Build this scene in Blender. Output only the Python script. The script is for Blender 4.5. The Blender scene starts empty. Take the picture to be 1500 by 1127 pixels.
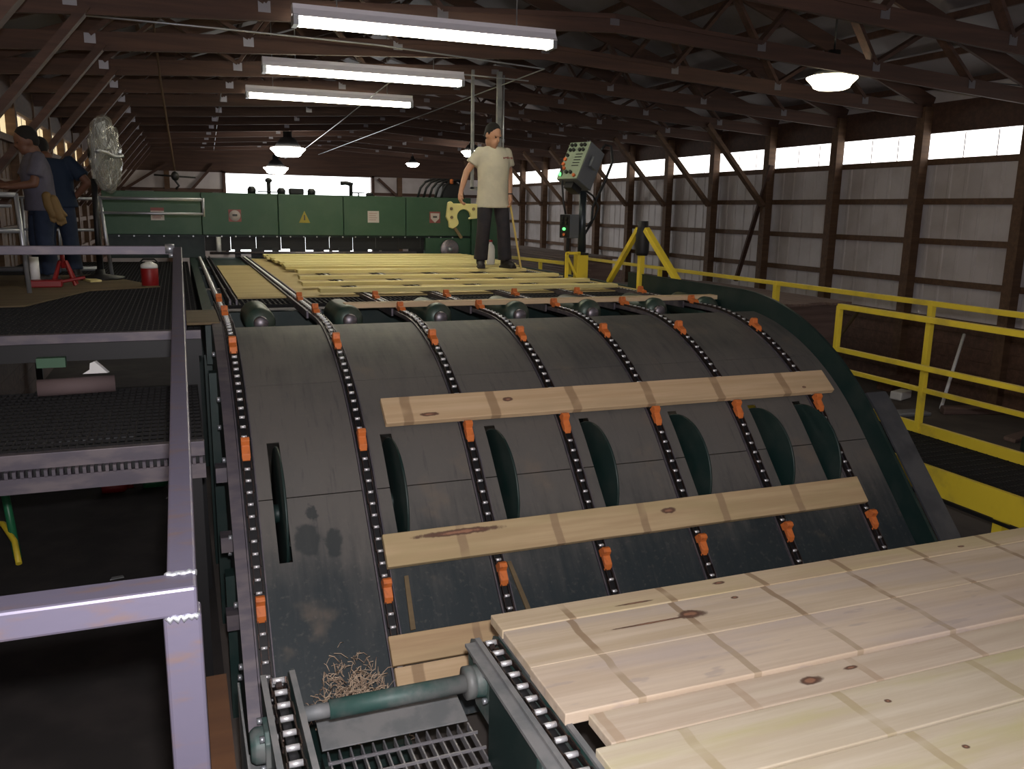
import bpy, bmesh, math, random
from mathutils import Vector, Matrix
random.seed(7)
H = 2.65                      # camera height above the shop floor; z below is measured from the camera
SC = bpy.context.scene
COL = SC.collection
PI = math.pi
ORG = {}
# ------------------------------------------------------------------ materials
def nodes(name):
    m = bpy.data.materials.new(name); m.use_nodes = True
    nt = m.node_tree
    return m, nt, nt.nodes['Principled BSDF']
def N(nt, t, **k):
    n = nt.nodes.new(t)
    for a, b in k.items():
        if a in n.inputs.keys() if isinstance(a, str) else False: n.inputs[a].default_value = b
        else: setattr(n, a, b)
    return n
def L(nt, a, b): nt.links.new(a, b)
def math_n(nt, op, a, b=None, c=None):
    n = nt.nodes.new('ShaderNodeMath'); n.operation = op
    for i, v in enumerate((a, b, c)):
        if v is None: continue
        if isinstance(v, (int, float)): n.inputs[i].default_value = v
        else: L(nt, v, n.inputs[i])
    return n.outputs[0]
def mix(nt, fac, c1, c2):
    n = nt.nodes.new('ShaderNodeMix'); n.data_type = 'RGBA'
    for i, v in ((0, fac), (6, c1), (7, c2)):
        if isinstance(v, (int, float)): n.inputs[i].default_value = v
        elif isinstance(v, tuple): n.inputs[i].default_value = (v[0], v[1], v[2], 1)
        else: L(nt, v, n.inputs[i])
    return n.outputs[2]
def sstep(nt, v, e0, e1):
    n = nt.nodes.new('ShaderNodeMapRange'); n.interpolation_type = 'SMOOTHSTEP'
    L(nt, v, n.inputs[0]); n.inputs[1].default_value = e0; n.inputs[2].default_value = e1
    n.inputs[3].default_value = 0; n.inputs[4].default_value = 1
    return n.outputs[0]
def noise(nt, vec, scale, detail=3, rough=.55):
    n = nt.nodes.new('ShaderNodeTexNoise'); n.inputs['Scale'].default_value = scale
    n.inputs['Detail'].default_value = detail; n.inputs['Roughness'].default_value = rough
    if vec is not None: L(nt, vec, n.inputs['Vector'])
    return n.outputs['Fac']
def mapping(nt, vec, sc):
    n = nt.nodes.new('ShaderNodeMapping'); n.inputs['Scale'].default_value = sc
    L(nt, vec, n.inputs['Vector']); return n.outputs[0]
def objco(nt, rnd=False):
    tc = nt.nodes.new('ShaderNodeTexCoord')
    if not rnd: return tc.outputs['Object']
    oi = nt.nodes.new('ShaderNodeObjectInfo')
    cmb = nt.nodes.new('ShaderNodeCombineXYZ')
    r = math_n(nt, 'MULTIPLY', oi.outputs['Random'], 37.0)
    for i in range(3): L(nt, r, cmb.inputs[i])
    va = nt.nodes.new('ShaderNodeVectorMath'); va.operation = 'ADD'
    L(nt, tc.outputs['Object'], va.inputs[0]); L(nt, cmb.outputs[0], va.inputs[1])
    return va.outputs[0]
def bump(nt, bs, h, strength=.3, dist=.01):
    b = nt.nodes.new('ShaderNodeBump'); b.inputs['Strength'].default_value = strength
    b.inputs['Distance'].default_value = dist
    L(nt, h, b.inputs['Height']); L(nt, b.outputs[0], bs.inputs['Normal'])
def M(name, c, rough=.6, metal=0., c2=None, scale=6., lo=.4, hi=.65, stretch=(1, 1, 1), bmp=0.):
    m, nt, bs = nodes(name)
    bs.inputs['Roughness'].default_value = rough; bs.inputs['Metallic'].default_value = metal
    bs.inputs['Base Color'].default_value = (*c, 1)
    if c2:
        v = mapping(nt, objco(nt), stretch)
        f = noise(nt, v, scale, 5)
        L(nt, mix(nt, sstep(nt, f, lo, hi), c, c2), bs.inputs['Base Color'])
        if bmp: bump(nt, bs, f, bmp)
    return m
def EM(name, c, s):
    m, nt, bs = nodes(name)
    bs.inputs['Base Color'].default_value = (*c, 1)
    bs.inputs['Emission Color'].default_value = (*c, 1)
    bs.inputs['Emission Strength'].default_value = s
    return m
def wood(name, c1, c2, fine=16., tint=None, bands=None, knots=(), rough=.75, blotch=None):
    """grain along local X; bands=(offset, period, half width, colour) are sticker stains; knots = (x, y, rx, ry)"""
    m, nt, bs = nodes(name)
    bs.inputs['Roughness'].default_value = rough
    co = objco(nt, True)
    g = noise(nt, mapping(nt, co, (.55, fine, fine)), 1.6, 6, .62)
    col = mix(nt, sstep(nt, g, .33, .72), c1, c2)
    if tint:
        t = noise(nt, mapping(nt, co, (.8, 5, 5)), 1.3, 3)
        col = mix(nt, math_n(nt, 'MULTIPLY', sstep(nt, t, .45, .68), .7), col, tint)
    raw = objco(nt)
    sx = nt.nodes.new('ShaderNodeSeparateXYZ'); L(nt, raw, sx.inputs[0])
    X, Y = sx.outputs[0], sx.outputs[1]
    if bands:
        off, per, hw, bc = bands
        oi = nt.nodes.new('ShaderNodeObjectInfo')
        wob = math_n(nt, 'MULTIPLY', noise(nt, mapping(nt, raw, (1, 3, 1)), 2.0, 2), .03)
        xx = math_n(nt, 'ADD', math_n(nt, 'ADD', X, off + 20 * per), wob)
        xx = math_n(nt, 'ADD', xx, math_n(nt, 'MULTIPLY', oi.outputs['Random'], .05))
        fr = math_n(nt, 'MODULO', xx, per)
        d = math_n(nt, 'ABSOLUTE', math_n(nt, 'SUBTRACT', fr, per / 2))
        k = math_n(nt, 'SUBTRACT', 1.0, sstep(nt, d, hw * .8, hw * 1.15))
        n2 = sstep(nt, noise(nt, mapping(nt, co, (1.2, 2.5, 1)), 2.3, 2), .28, .5)
        col = mix(nt, math_n(nt, 'MULTIPLY', math_n(nt, 'MULTIPLY', k, n2), .75), col, bc)
    if blotch:
        b = noise(nt, mapping(nt, co, (2.5, 9, 9)), 2.2, 2)
        col = mix(nt, math_n(nt, 'MULTIPLY', sstep(nt, b, .63, .72), .5), col, blotch)
    for (kx, ky, rx, ry) in knots:
        wv = math_n(nt, 'MULTIPLY', math_n(nt, 'SUBTRACT', noise(nt, raw, 28., 2), .5), .9)
        dx = math_n(nt, 'DIVIDE', math_n(nt, 'SUBTRACT', X, kx), rx)
        dy = math_n(nt, 'DIVIDE', math_n(nt, 'SUBTRACT', Y, ky), ry)
        d = math_n(nt, 'SQRT', math_n(nt, 'ADD', math_n(nt, 'MULTIPLY', dx, dx), math_n(nt, 'MULTIPLY', dy, dy)))
        d = math_n(nt, 'ADD', d, wv)
        ring = math_n(nt, 'ABSOLUTE', math_n(nt, 'SUBTRACT', d, .8))
        k1 = math_n(nt, 'SUBTRACT', 1.0, sstep(nt, ring, .12, .5))
        k2 = math_n(nt, 'SUBTRACT', 1.0, sstep(nt, d, .7, 1.0))
        col = mix(nt, k2, col, (.30, .15, .09))
        col = mix(nt, math_n(nt, 'MULTIPLY', k1, .85), col, (.09, .045, .03))
    L(nt, col, bs.inputs['Base Color'])
    bump(nt, bs, g, .15, .004)
    return m
# ------------------------------------------------------------------ mesh builder
class MB:
    def __init__(s): s.v = []; s.f = []; s.m = []; s.s = []; s.mi = 0
    def add(s, vs, fs, sm=False):
        o = len(s.v); s.v += [Vector(a) for a in vs]
        for f in fs: s.f.append([o + i for i in f]); s.m.append(s.mi); s.s.append(sm)
    def box(s, x0, x1, y0, y1, z0, z1):
        s.add([(x, y, z) for x in (x0, x1) for y in (y0, y1) for z in (z0, z1)],
              [(0, 1, 3, 2), (4, 6, 7, 5), (0, 4, 5, 1), (2, 3, 7, 6), (0, 2, 6, 4), (1, 5, 7, 3)]); return s
    def bar(s, p, q, w, h, up=(0, 0, 1)):
        p, q = Vector(p), Vector(q); d = (q - p).normalized(); up = Vector(up)
        a = d.cross(up)
        if a.length < 1e-4: a = d.cross(Vector((0, 1, 0)))
        a.normalize(); b = a.cross(d)
        vs = [e + a * (w / 2 * i) + b * (h / 2 * j) for e in (p, q) for i in (-1, 1) for j in (-1, 1)]
        s.add(vs, [(0, 1, 3, 2), (4, 6, 7, 5), (0, 4, 5, 1), (2, 3, 7, 6), (0, 2, 6, 4), (1, 5, 7, 3)]); return s
    def tube(s, pts, r, n=8, cap=True):
        pts = [Vector(p) for p in pts]; R = r if isinstance(r, (list, tuple)) else [r] * len(pts)
        t0 = (pts[1] - pts[0]).normalized()
        u = t0.cross(Vector((0, 0, 1)))
        if u.length < .05: u = t0.cross(Vector((0, 1, 0)))
        u.normalize(); vs = []; fs = []
        for i, p in enumerate(pts):
            t = (pts[min(i + 1, len(pts) - 1)] - pts[max(i - 1, 0)]).normalized()
            u = (u - t * u.dot(t)).normalized(); w = t.cross(u)
            vs += [p + (u * math.cos(2 * PI * k / n) + w * math.sin(2 * PI * k / n)) * R[i] for k in range(n)]
        for i in range(len(pts) - 1):
            for k in range(n):
                a, b = i * n + k, i * n + (k + 1) % n; fs.append((a, b, b + n, a + n))
        s.add(vs, fs, True)
        if cap:
            o = len(s.v) - len(vs)
            s.f.append([o + k for k in range(n)][::-1]); s.m.append(s.mi); s.s.append(False)
            o2 = len(s.v) - n
            s.f.append([o2 + k for k in range(n)]); s.m.append(s.mi); s.s.append(False)
        return s
    def cyl(s, p, q, r, r2=None, n=14): return s.tube([p, q], [r, r if r2 is None else r2], n)
    def lathe(s, prof, c, n=24, axis='z'):
        vs = []; fs = []
        for (r, z) in prof:
            for k in range(n):
                a = 2 * PI * k / n; x, y = r * math.cos(a), r * math.sin(a)
                vs.append({'z': (c[0] + x, c[1] + y, c[2] + z), 'y': (c[0] + x, c[1] + z, c[2] + y), 'x': (c[0] + z, c[1] + x, c[2] + y)}[axis])
        for i in range(len(prof) - 1):
            for k in range(n):
                a, b = i * n + k, i * n + (k + 1) % n; fs.append((a, b, b + n, a + n))
        s.add(vs, fs, True); return s
    def prism(s, poly, ext):
        n = len(poly); e = Vector(ext); P = [Vector(p) for p in poly]
        s.add(P + [p + e for p in P], [tuple(range(n))[::-1], tuple(range(n, 2 * n))] + [(i, (i + 1) % n, (i + 1) % n + n, i + n) for i in range(n)]); return s
    def ell(s, c, r, n=14, k=9, rot=None):
        c = Vector(c); vs = []; fs = []
        for i in range(k + 1):
            ph = PI * i / k
            for j in range(n):
                a = 2 * PI * j / n
                v = Vector((r[0] * math.sin(ph) * math.cos(a), r[1] * math.sin(ph) * math.sin(a), r[2] * math.cos(ph)))
                if rot: v = rot @ v
                vs.append(c + v)
        for i in range(k):
            for j in range(n):
                a, b = i * n + j, i * n + (j + 1) % n; fs.append((a, a + n, b + n, b))
        s.add(vs, fs, True); return s
    def loft(s, rings, n=16, rz=0.):
        """rings: (centre, rx, ry) horizontal ellipses"""
        vs = []; fs = []
        for (c, rx, ry) in rings:
            for k in range(n):
                a = 2 * PI * k / n; ex, ey = rx * math.cos(a), ry * math.sin(a)
                vs.append((c[0] + ex * math.cos(rz) - ey * math.sin(rz), c[1] + ex * math.sin(rz) + ey * math.cos(rz), c[2]))
        for i in range(len(rings) - 1):
            for k in range(n):
                a, b = i * n + k, i * n + (k + 1) % n; fs.append((a, b, b + n, a + n))
        fs.append(tuple(range(n))[::-1]); o = (len(rings) - 1) * n; fs.append(tuple(range(o, o + n)))
        s.add(vs, fs, True); return s
    def limb(s, pts, R, n=12):
        s.tube(pts, R, n)
        for p, r in zip(pts, R): s.ell(p, (r, r, r), 12, 8)
        return s
    def mesh(s, name, org, clean=True):
        me = bpy.data.meshes.new(name)
        me.from_pydata([v - org for v in s.v], [], s.f); me.update()
        me.polygons.foreach_set('material_index', s.m); me.polygons.foreach_set('use_smooth', s.s)
        if clean:
            b = bmesh.new(); b.from_mesh(me)
            bmesh.ops.remove_doubles(b, verts=b.verts, dist=1e-6)
            bmesh.ops.recalc_face_normals(b, faces=b.faces); b.to_mesh(me); b.free()
        return me
    def build(s, name, mats, parent=None, bevel=0., org=None):
        if parent is not None: o = ORG[parent]
        elif org is not None: o = Vector(org)
        else:
            lo = [min(v[i] for v in s.v) for i in range(3)]; hi = [max(v[i] for v in s.v) for i in range(3)]
            o = Vector(((lo[0] + hi[0]) / 2, (lo[1] + hi[1]) / 2, lo[2]))
        ob = bpy.data.objects.new(name, s.mesh(name, o)); COL.objects.link(ob)
        for m in (mats if isinstance(mats, (list, tuple)) else [mats]): ob.data.materials.append(m)
        if parent is not None: ob.parent = parent
        else: ob.location = (o.x, o.y, o.z + H)
        ORG[ob] = o
        if bevel:
            b = ob.modifiers.new('edges', 'BEVEL'); b.width = bevel; b.segments = 2; b.limit_method = 'ANGLE'; b.angle_limit = .6
        return ob
    def skin(s, name, mat, parent, voxel=.012, smooth=3):
        """close all pieces into ONE continuous surface"""
        t = bpy.data.objects.new('tmp', s.mesh('tmp', ORG[parent])); COL.objects.link(t)
        r = t.modifiers.new('r', 'REMESH'); r.mode = 'VOXEL'; r.voxel_size = voxel; r.use_smooth_shade = True
        if smooth: k = t.modifiers.new('s', 'SMOOTH'); k.factor = .5; k.iterations = smooth
        dg = bpy.context.evaluated_depsgraph_get(); dg.update()
        me = bpy.data.meshes.new_from_object(t.evaluated_get(dg)); me.name = name
        bpy.data.objects.remove(t)
        me.materials.clear(); me.materials.append(mat)
        me.polygons.foreach_set('use_smooth', [True] * len(me.polygons))
        ob = bpy.data.objects.new(name, me); COL.objects.link(ob); ob.parent = parent; ORG[ob] = ORG[parent]
        return ob
def tag(o, label=None, cat=None, group=None, kind=None):
    if label: o['label'] = label
    if cat: o['category'] = cat
    if group: o['group'] = group
    if kind: o['kind'] = kind
    return o
def thing(name, loc, label=None, cat=None, group=None, kind=None):
    o = bpy.data.objects.new(name, None); COL.objects.link(o); o.empty_display_size = .1
    o.location = (loc[0], loc[1], loc[2] + H); ORG[o] = Vector(loc)
    return tag(o, label, cat, group, kind)
def copy_tree(o, parent=None):
    c = o.copy(); COL.objects.link(c)
    if parent is not None: c.parent = parent
    ORG[c] = ORG[o].copy()
    for ch in list(o.children): copy_tree(ch, c)
    return c
# ------------------------------------------------------------------ palette
m_floor = M('shop_floor_dirt', (.075, .063, .056), .95, 0, (.12, .10, .086), 1.2, bmp=.2)
m_wallsheet = M('white_steel_sheet', (.56, .52, .53), .55, 0, (.47, .43, .43), 1.5)
m_roof = M('roof_steel', (.22, .20, .21), .6, .1, (.15, .135, .14), .8)
m_timber = wood('red_brown_timber', (.055, .028, .020), (.090, .044, .030), 10.)
m_timber2 = wood('post_timber', (.085, .045, .025), (.14, .078, .042), 10.)
m_wains = wood('dark_wainscot_planks', (.075, .038, .025), (.135, .070, .045), 8.)
m_green = M('machine_green_paint', (.030, .082, .045), .5, .1, (.044, .094, .056), 2.5)
m_dgreen = M('dark_green_paint', (.005, .021, .019), .5, .1, (.016, .030, .027), 5.)
m_tgreen = M('dusty_teal_green_paint', (.030, .078, .068), .55, .1, (.15, .155, .15), 6., .38, .66)
m_steel = M('bare_steel', (.22, .20, .22), .42, .75, (.34, .26, .25), 9., .5, .7, (4, 1, 4))
m_raw = M('raw_steel_tube', (.115, .105, .148), .42, .4, (.15, .105, .10), 5., .5, .8, (2, 6, 6), .05)
m_rail = M('old_steel_angle', (.10, .09, .11), .5, .5, (.15, .13, .14), 5., stretch=(1, 3, 3))
m_galv = M('galvanised_pipe', (.42, .44, .47), .4, .7)
m_dusty = M('dusty_plate', (.24, .24, .24), .65, .25, (.17, .18, .185), 8.)
m_black = M('black_metal', (.012, .012, .013), .5, .2)
m_rubber = M('black_rubber', (.008, .008, .009), .6)
m_chain = M('chain_side_plate', (.035, .030, .030), .45, .7, (.08, .05, .04), 30.)
m_pin = M('polished_roller', (.80, .80, .82), .38, .6)
m_orange = M('orange_dog_paint', (.60, .16, .035), .55, 0, (.35, .09, .03), 25., .5, .75)
m_yellow = M('safety_yellow_paint', (.76, .58, .04), .5, 0, (.55, .41, .05), 4., .5, .75)
m_grate = M('dark_grating_bars', (.006, .0055, .006), .9, 0.)
m_grate2 = M('worn_grating_bars', (.34, .33, .35), .45, .6)
m_walk = M('dark_expanded_metal', (.010, .009, .008), .8, .2)
m_ply = wood('plywood', (.42, .32, .13), (.52, .41, .18), 4.)
m_plydk = wood('scuffed_plywood', (.10, .070, .034), (.155, .11, .055), 4.)
m_pine = wood('yellow_pine', (.68, .57, .23), (.78, .69, .33), 14., tint=(.60, .50, .19))
m_pinepink = wood('pale_pine', (.50, .36, .22), (.60, .45, .28), 14., tint=(.52, .40, .24))
m_pile = wood('weathered_lumber', (.13, .085, .07), (.20, .135, .115), 12.)
m_brnbeam = wood('brown_beam', (.060, .022, .007), (.085, .034, .011), 5.)
m_skin = M('skin', (.40, .21, .13), .55)
m_skindk = M('tanned_skin', (.14, .062, .036), .6)
m_hair = M('dark_hair', (.009, .007, .006), .9)
m_white = M('white_plastic', (.80, .80, .78), .4)
m_red = M('red_plastic', (.26, .009, .010), .45)
m_grey = M('grey_enclosure', (.10, .11, .12), .5)
m_tube = EM('lit_fluorescent_tube', (1., .95, .76), 20.)
m_bell = EM('lit_lamp_dish', (1., .88, .62), 9.); m_bell2 = EM('lit_lamp_dish_bright', (1., .93, .82), 32.)
m_pane = EM('daylit_translucent_panel', (1., .97, .92), 2.6)
m_panel = EM('daylit_yellowed_panel', (1., .80, .46), .85)
# ------------------------------------------------------------------ the conveyor's side profile
R0, A0, YC, ZT = 2.0, math.radians(48), 5.0, -.735
T0 = R0 * math.tan(A0 / 2)
def prof(s, off=0.):
    if s <= 0: y, z, a = YC + T0 - s, ZT, 0.
    elif s < R0 * A0: a = s / R0; y = YC + T0 - R0 * math.sin(a); z = ZT - R0 * (1 - math.cos(a))
    else:
        a = A0; e = s - R0 * A0
        y = YC + T0 - R0 * math.sin(A0) - e * math.cos(A0); z = ZT - R0 * (1 - math.cos(A0)) - e * math.sin(A0)
    return y - off * math.sin(a), z + off * math.cos(a), a
def srange(a, b, st):
    n = max(1, int(round((b - a) / st))); return [a + (b - a) * i / n for i in range(n + 1)]
def ribbon(mb, x0, x1, o0, o1, s0, s1, st=.08):
    """closed strip following the profile between offsets o0 and o1"""
    ss = srange(s0, s1, st); vs = []; fs = []
    for q in ss:
        for x, o in ((x0, o0), (x1, o0), (x1, o1), (x0, o1)):
            y, z, _ = prof(q, o); vs.append((x, y, z))
    for i in range(len(ss) - 1):
        for k in range(4):
            a, b = i * 4 + k, i * 4 + (k + 1) % 4; fs.append((a, b, b + 4, a + 4))
    fs += [(3, 2, 1, 0), tuple(len(vs) - 4 + k for k in range(4))]
    mb.add(vs, fs); return mb
CH = [.265, .885, 1.51, 2.13, 2.765, 3.385, 4.05]
SLOT = (1.45, 2.14)
SX = [x + .145 for x in CH[:6]] + [3.90]
# ================================================================== the setting
XL, XR, YN, YF = -2.15, 11.05, -2.2, 30.0
EAVE, RIDGE = 1.72, 4.0
XM = (XL + XR) / 2
WZ0, WZ1 = .86, 1.29
floor = MB().box(XL - .3, XR + .3, YN - .3, YF + .3, -2.85, -2.65).build('floor', m_floor); tag(floor, kind='structure')
tag(MB().box(XL, .10, YN, 13.4, -2.66, -2.645).build('floor', M('dark_left_floor', (.018, .015, .014), .95, 0, (.032, .026, .024), 2.5, bmp=.2)), kind='structure')  # separate slab over the left floor, in a darker colour
POSTY = [8.56 + 1.85 * (k - 3) for k in range(15)]
def ribbed(mb, x, y0, y1, z0, z1, into):
    """ribbed sheet standing at x, ribs running upwards"""
    st = .30; y = y0; e = -.02 if into < 0 else .02
    pts = []
    while y < y1 - 1e-6:
        for d, o in ((0, 0), (.12, 0), (.14, 1), (.18, 1), (.20, 0)):
            if y + d < y1: pts.append((x + e * o * .6, y + d))
        y += st
    pts.append((x, y1)); n = len(pts)
    vs = [(p[0], p[1], z) for z in (z0, z1) for p in pts]
    vs += [(x + .06 * (1 if into < 0 else -1), p[1], z) for z in (z0, z1) for p in pts]
    fs = [(i, i + 1, n + i + 1, n + i) for i in range(n - 1)] + [(2 * n + i + 1, 2 * n + i, 3 * n + i, 3 * n + i + 1) for i in range(n - 1)]
    fs += [(n + i, n + i + 1, 3 * n + i + 1, 3 * n + i) for i in range(n - 1)] + [(i + 1, i, 2 * n + i, 2 * n + i + 1) for i in range(n - 1)]
    mb.add(vs, fs); return mb
def side_wall(name, x, into, pane_mat, idx0, braced_from):
    w = MB(); ribbed(w, x, YN, YF, -2.65, WZ0, into)
    xx = (x, x + .06) if into < 0 else (x - .06, x)
    w.box(xx[0], xx[1], YN, YF, WZ1, EAVE + .245)
    wall = w.build(name, m_wallsheet if into < 0 else m_timber2); tag(wall, kind='structure')
    xi = x + into * .05                      # girts sit inside the sheet
    for z in (.85, .25, -.36, -.98):
        MB().bar((xi, YN, z), (xi, YF, z), .06, .09).build('girt', m_timber2, wall)
    MB().bar((xi, YN, 1.31), (xi, YF, 1.31), .06, .06).build('girt', m_timber, wall)
    MB().bar((xi, YN, 1.53), (xi, YF, 1.53), .07, .40).build('header_board', m_timber, wall)
    pb = MB()
    for k in range(6):
        pb.box(min(xi - .035 * into, xi + .07 * into), max(xi - .035 * into, xi + .07 * into), YN, YF, -2.65 + .19 * k, -2.65 + .19 * k + .186)
    pb.build('plank_wainscot', m_wains, wall)
    xp = x + into * (.17 if into < 0 else .03)
    for y in POSTY:
        if y < 1: continue
        MB().box(xp - .08, xp + .08, y - .08, y + .08, -2.65, EAVE - .05).build('wall_post', m_timber2, wall)
        if y > braced_from:
            a = (xp + into * .09, y, .18 if into < 0 else -.05); b = (xp + into * 1.50, y, 1.66)
            MB().bar(a, b, .07, .14, (0, 1, 0)).build('knee_brace', m_timber2 if into < 0 else m_timber, wall)
    ys = [YN] + [y for y in POSTY if y > 1] + [YF]
    for i in range(len(ys) - 1):
        a, b = ys[i] + .07, ys[i + 1] - .07
        if b < 2.5: continue
        p = MB().box(xx[0] + .02, xx[1] - .02, a, b, WZ0 + .03, WZ1 - .02)
        wn = p.build('window_%d' % (idx0 + i), pane_mat); tag(wn, kind='structure')
        mu = MB()
        for k in (1, 2): mu.box(x - .004, x + .004, a + (b - a) * k / 3 - .006, a + (b - a) * k / 3 + .006, WZ0 + .03, WZ1 - .02)
        mu.build('window_seam', m_steel, wn)
    return wall
wall_r = side_wall('wall_right', XR, -1, m_pane, 1, 13.)
MB().bar((XR - .30, 14.75, -1.35), (XR - .24, 13.95, .95), .05, .09, (1, 0, 0)).build('wind_brace', m_timber, wall_r)
wall_l = side_wall('wall_left', XL, 1, m_panel, 31, 6.)
# far wall with a big daylit doorway
wf = MB()
wf.box(XL, 1.52, YF, YF + .08, -2.65, 1.06); wf.box(6.4, XR, YF, YF + .08, -2.65, 1.06); wf.box(1.52, 6.4, YF, YF + .08, -2.65, -1.6)
wall_f = wf.build('wall_far', m_wallsheet); tag(wall_f, kind='structure')
gb = MB().prism([(XL, YF, 1.06), (XR, YF, 1.06), (XR, YF, EAVE + .24), (XM, YF, RIDGE + .21), (XL, YF, EAVE + .24)], (0, .08, 0))
gb.build('gable_boarding', m_timber, wall_f)
for x in [XL + 1.9 * k for k in range(8)]:
    if 1.4 < x < 6.5: continue
    MB().box(x - .08, x + .08, YF - .17, YF - .01, -2.65, 1.06).build('wall_post', m_timber2, wall_f)
for z in (.48, -.1): MB().bar((XL, YF - .03, z), (1.5, YF - .03, z), .05, .1).build('girt', m_timber, wall_f); MB().bar((6.42, YF - .03, z), (XR, YF - .03, z), .05, .1).build('girt', m_timber, wall_f)
for a, b in (((-1.6, YF - .1, .4), (-.2, YF - .1, 1.3)), ((1.2, YF - .1, 1.3), (.4, YF - .1, .4)), ((6.6, YF - .1, 1.0), (7.4, YF - .1, .3))):
    MB().bar(a, b, .08, .12, (0, 1, 0)).build('wind_brace', m_timber, wall_f)
dj = MB(); dj.box(1.44, 1.54, YF - .1, YF + .1, -1.6, 1.1); dj.box(6.36, 6.46, YF - .1, YF + .1, -1.6, 1.1); dj.box(1.44, 6.46, YF - .1, YF + .1, 1.04, 1.14)
tag(dj.build('door_1', m_timber), kind='structure')
wn_ = MB().box(XL, XR, YN - .08, YN, -2.65, EAVE).prism([(XL, YN, EAVE), (XR, YN, EAVE), (XR, YN, EAVE + .24), (XM, YN, RIDGE + .21), (XL, YN, EAVE + .24)], (0, -.08, 0))
tag(wn_.build('wall_near', m_wallsheet), kind='structure')
# roof, purlins, trusses
cl = MB()
for (xa, za, xb, zb) in ((XL - .15, EAVE + .20, XM, RIDGE + .22), (XM, RIDGE + .22, XR + .15, EAVE + .20)):
    cl.prism([(xa, YN, za), (xb, YN, zb), (xb, YN, zb + .03), (xa, YN, za + .03)], (0, YF - YN, 0))
ceil = cl.build('ceiling', m_roof); tag(ceil, kind='structure')
def roofz(x): return EAVE + (RIDGE - EAVE) * (1 - abs(x - XM) / (XM - XL))
for k in range(9):
    for sg in (-1, 1):
        x = XM + sg * (.15 + .78 * k)
        MB().bar((x, YN, roofz(x) + .17), (x, YF, roofz(x) + .17), .05, .09).build('purlin', m_timber, ceil)
def CB(x): return 1.88 - .058 * abs(x - XM)          # the lower chords rise gently to mid span
def truss(y):
    t = thing('roof_truss', (XM, y, 1.78)); t.parent = ceil
    t.location = Vector((XM, y, 1.78)) - ORG[ceil]; 
    for sg in (-1, 1):
        MB().bar((XM, y, CB(XM) + .095), (XM + sg * (XM - XL - .1), y, CB(XL + .1) + .095), .05, .19).build('bottom_chord', m_timber, t)
        MB().bar((XM, y, RIDGE - .02), (XM + sg * (XM - XL - .05), y, EAVE), .05, .22).build('top_chord', m_timber, t)
    xs = [XM + d for d in (-5.2, -3.6, -1.9, 0, 1.9, 3.6, 5.2)]
    top = [XM + d for d in (-4.5, -2.8, -.05, .05, 2.8, 4.5)]
    pl = [(xs[0], top[0]), (top[0], xs[1]), (xs[1], top[1]), (top[1], xs[2]), (xs[2], XM), (XM, xs[4]), (xs[4], top[4]), (top[4], xs[5]), (xs[5], top[5]), (top[5], xs[6])]
    lowz = 1.97
    for i, (a, b) in enumerate(pl):
        za = CB(a) + .16 if a in xs else roofz(a) - .1
        zb = CB(b) + .16 if b in xs else roofz(b) - .1
        MB().bar((a, y + .02, za), (b, y + .02, zb), .045, .12, (0, 1, 0)).build('web_member', m_timber, t)
    g = MB()
    for x in xs: g.box(x - .055, x + .055, y - .031, y - .026, CB(x) + .07, CB(x) + .17)
    g.build('nail_plate', M('nail_plate_steel', (.30, .29, .31), .35, .8), t)
    return t
tr0 = truss(POSTY[2])
for y in POSTY[3:]:
    c = copy_tree(tr0, ceil); c.location.y = y - ORG[ceil].y
for y, x in ((POSTY[1], 0),):
    c = copy_tree(tr0, ceil); c.location.y = y - ORG[ceil].y
# ================================================================== the drop conveyor
m_sheet, nt, bs = nodes('dusty_green_bed_plate')
co = objco(nt); sx = nt.nodes.new('ShaderNodeSeparateXYZ'); L(nt, co, sx.inputs[0])
n1 = noise(nt, co, 2.2, 5); n2 = noise(nt, mapping(nt, co, (9, 1.2, 1.2)), 2.4, 4); n3 = noise(nt, co, 40, 3)
lay = math_n(nt, 'SUBTRACT', sstep(nt, sx.outputs[2], .55, 1.2), math_n(nt, 'MULTIPLY', sstep(nt, sx.outputs[2], 1.4, 1.9), .3))          # dust lies thick on the upper and middle plates
dust = math_n(nt, 'ADD', lay, math_n(nt, 'MULTIPLY', math_n(nt, 'SUBTRACT', n1, .5), 1.1))
dust = math_n(nt, 'ADD', dust, math_n(nt, 'MULTIPLY', math_n(nt, 'SUBTRACT', n2, .5), .7))
c = mix(nt, sstep(nt, dust, .0, 1.0), (.018, .027, .031), (.118, .110, .100))
c = mix(nt, math_n(nt, 'MULTIPLY', sstep(nt, n3, .55, .8), .3), c, (.16, .14, .12))
c = mix(nt, math_n(nt, 'MULTIPLY', sstep(nt, noise(nt, co, 3.1, 4), .58, .74), .4), c, (.19, .145, .105))
n4 = noise(nt, mapping(nt, co, (14, 1.5, 1.5)), 3., 5)
c = mix(nt, math_n(nt, 'MULTIPLY', sstep(nt, n4, .55, .75), .45), c, (.045, .048, .050))
for (px, py, r) in ((.53, 4.18, .065), (.655, 4.16, .05), (.56, 4.28, .03)):       # oil stains
    dx = math_n(nt, 'SUBTRACT', sx.outputs[0], px); dy = math_n(nt, 'SUBTRACT', sx.outputs[1], py - 4.5)
    d = math_n(nt, 'SQRT', math_n(nt, 'ADD', math_n(nt, 'MULTIPLY', dx, dx), math_n(nt, 'MULTIPLY', dy, dy)))
    d = math_n(nt, 'ADD', d, math_n(nt, 'MULTIPLY', math_n(nt, 'SUBTRACT', noise(nt, co, 22., 3), .5), .06))
    c = mix(nt, math_n(nt, 'MULTIPLY', math_n(nt, 'SUBTRACT', 1., sstep(nt, d, r * .75, r * 1.15)), .75), c, (.018, .026, .028))
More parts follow.
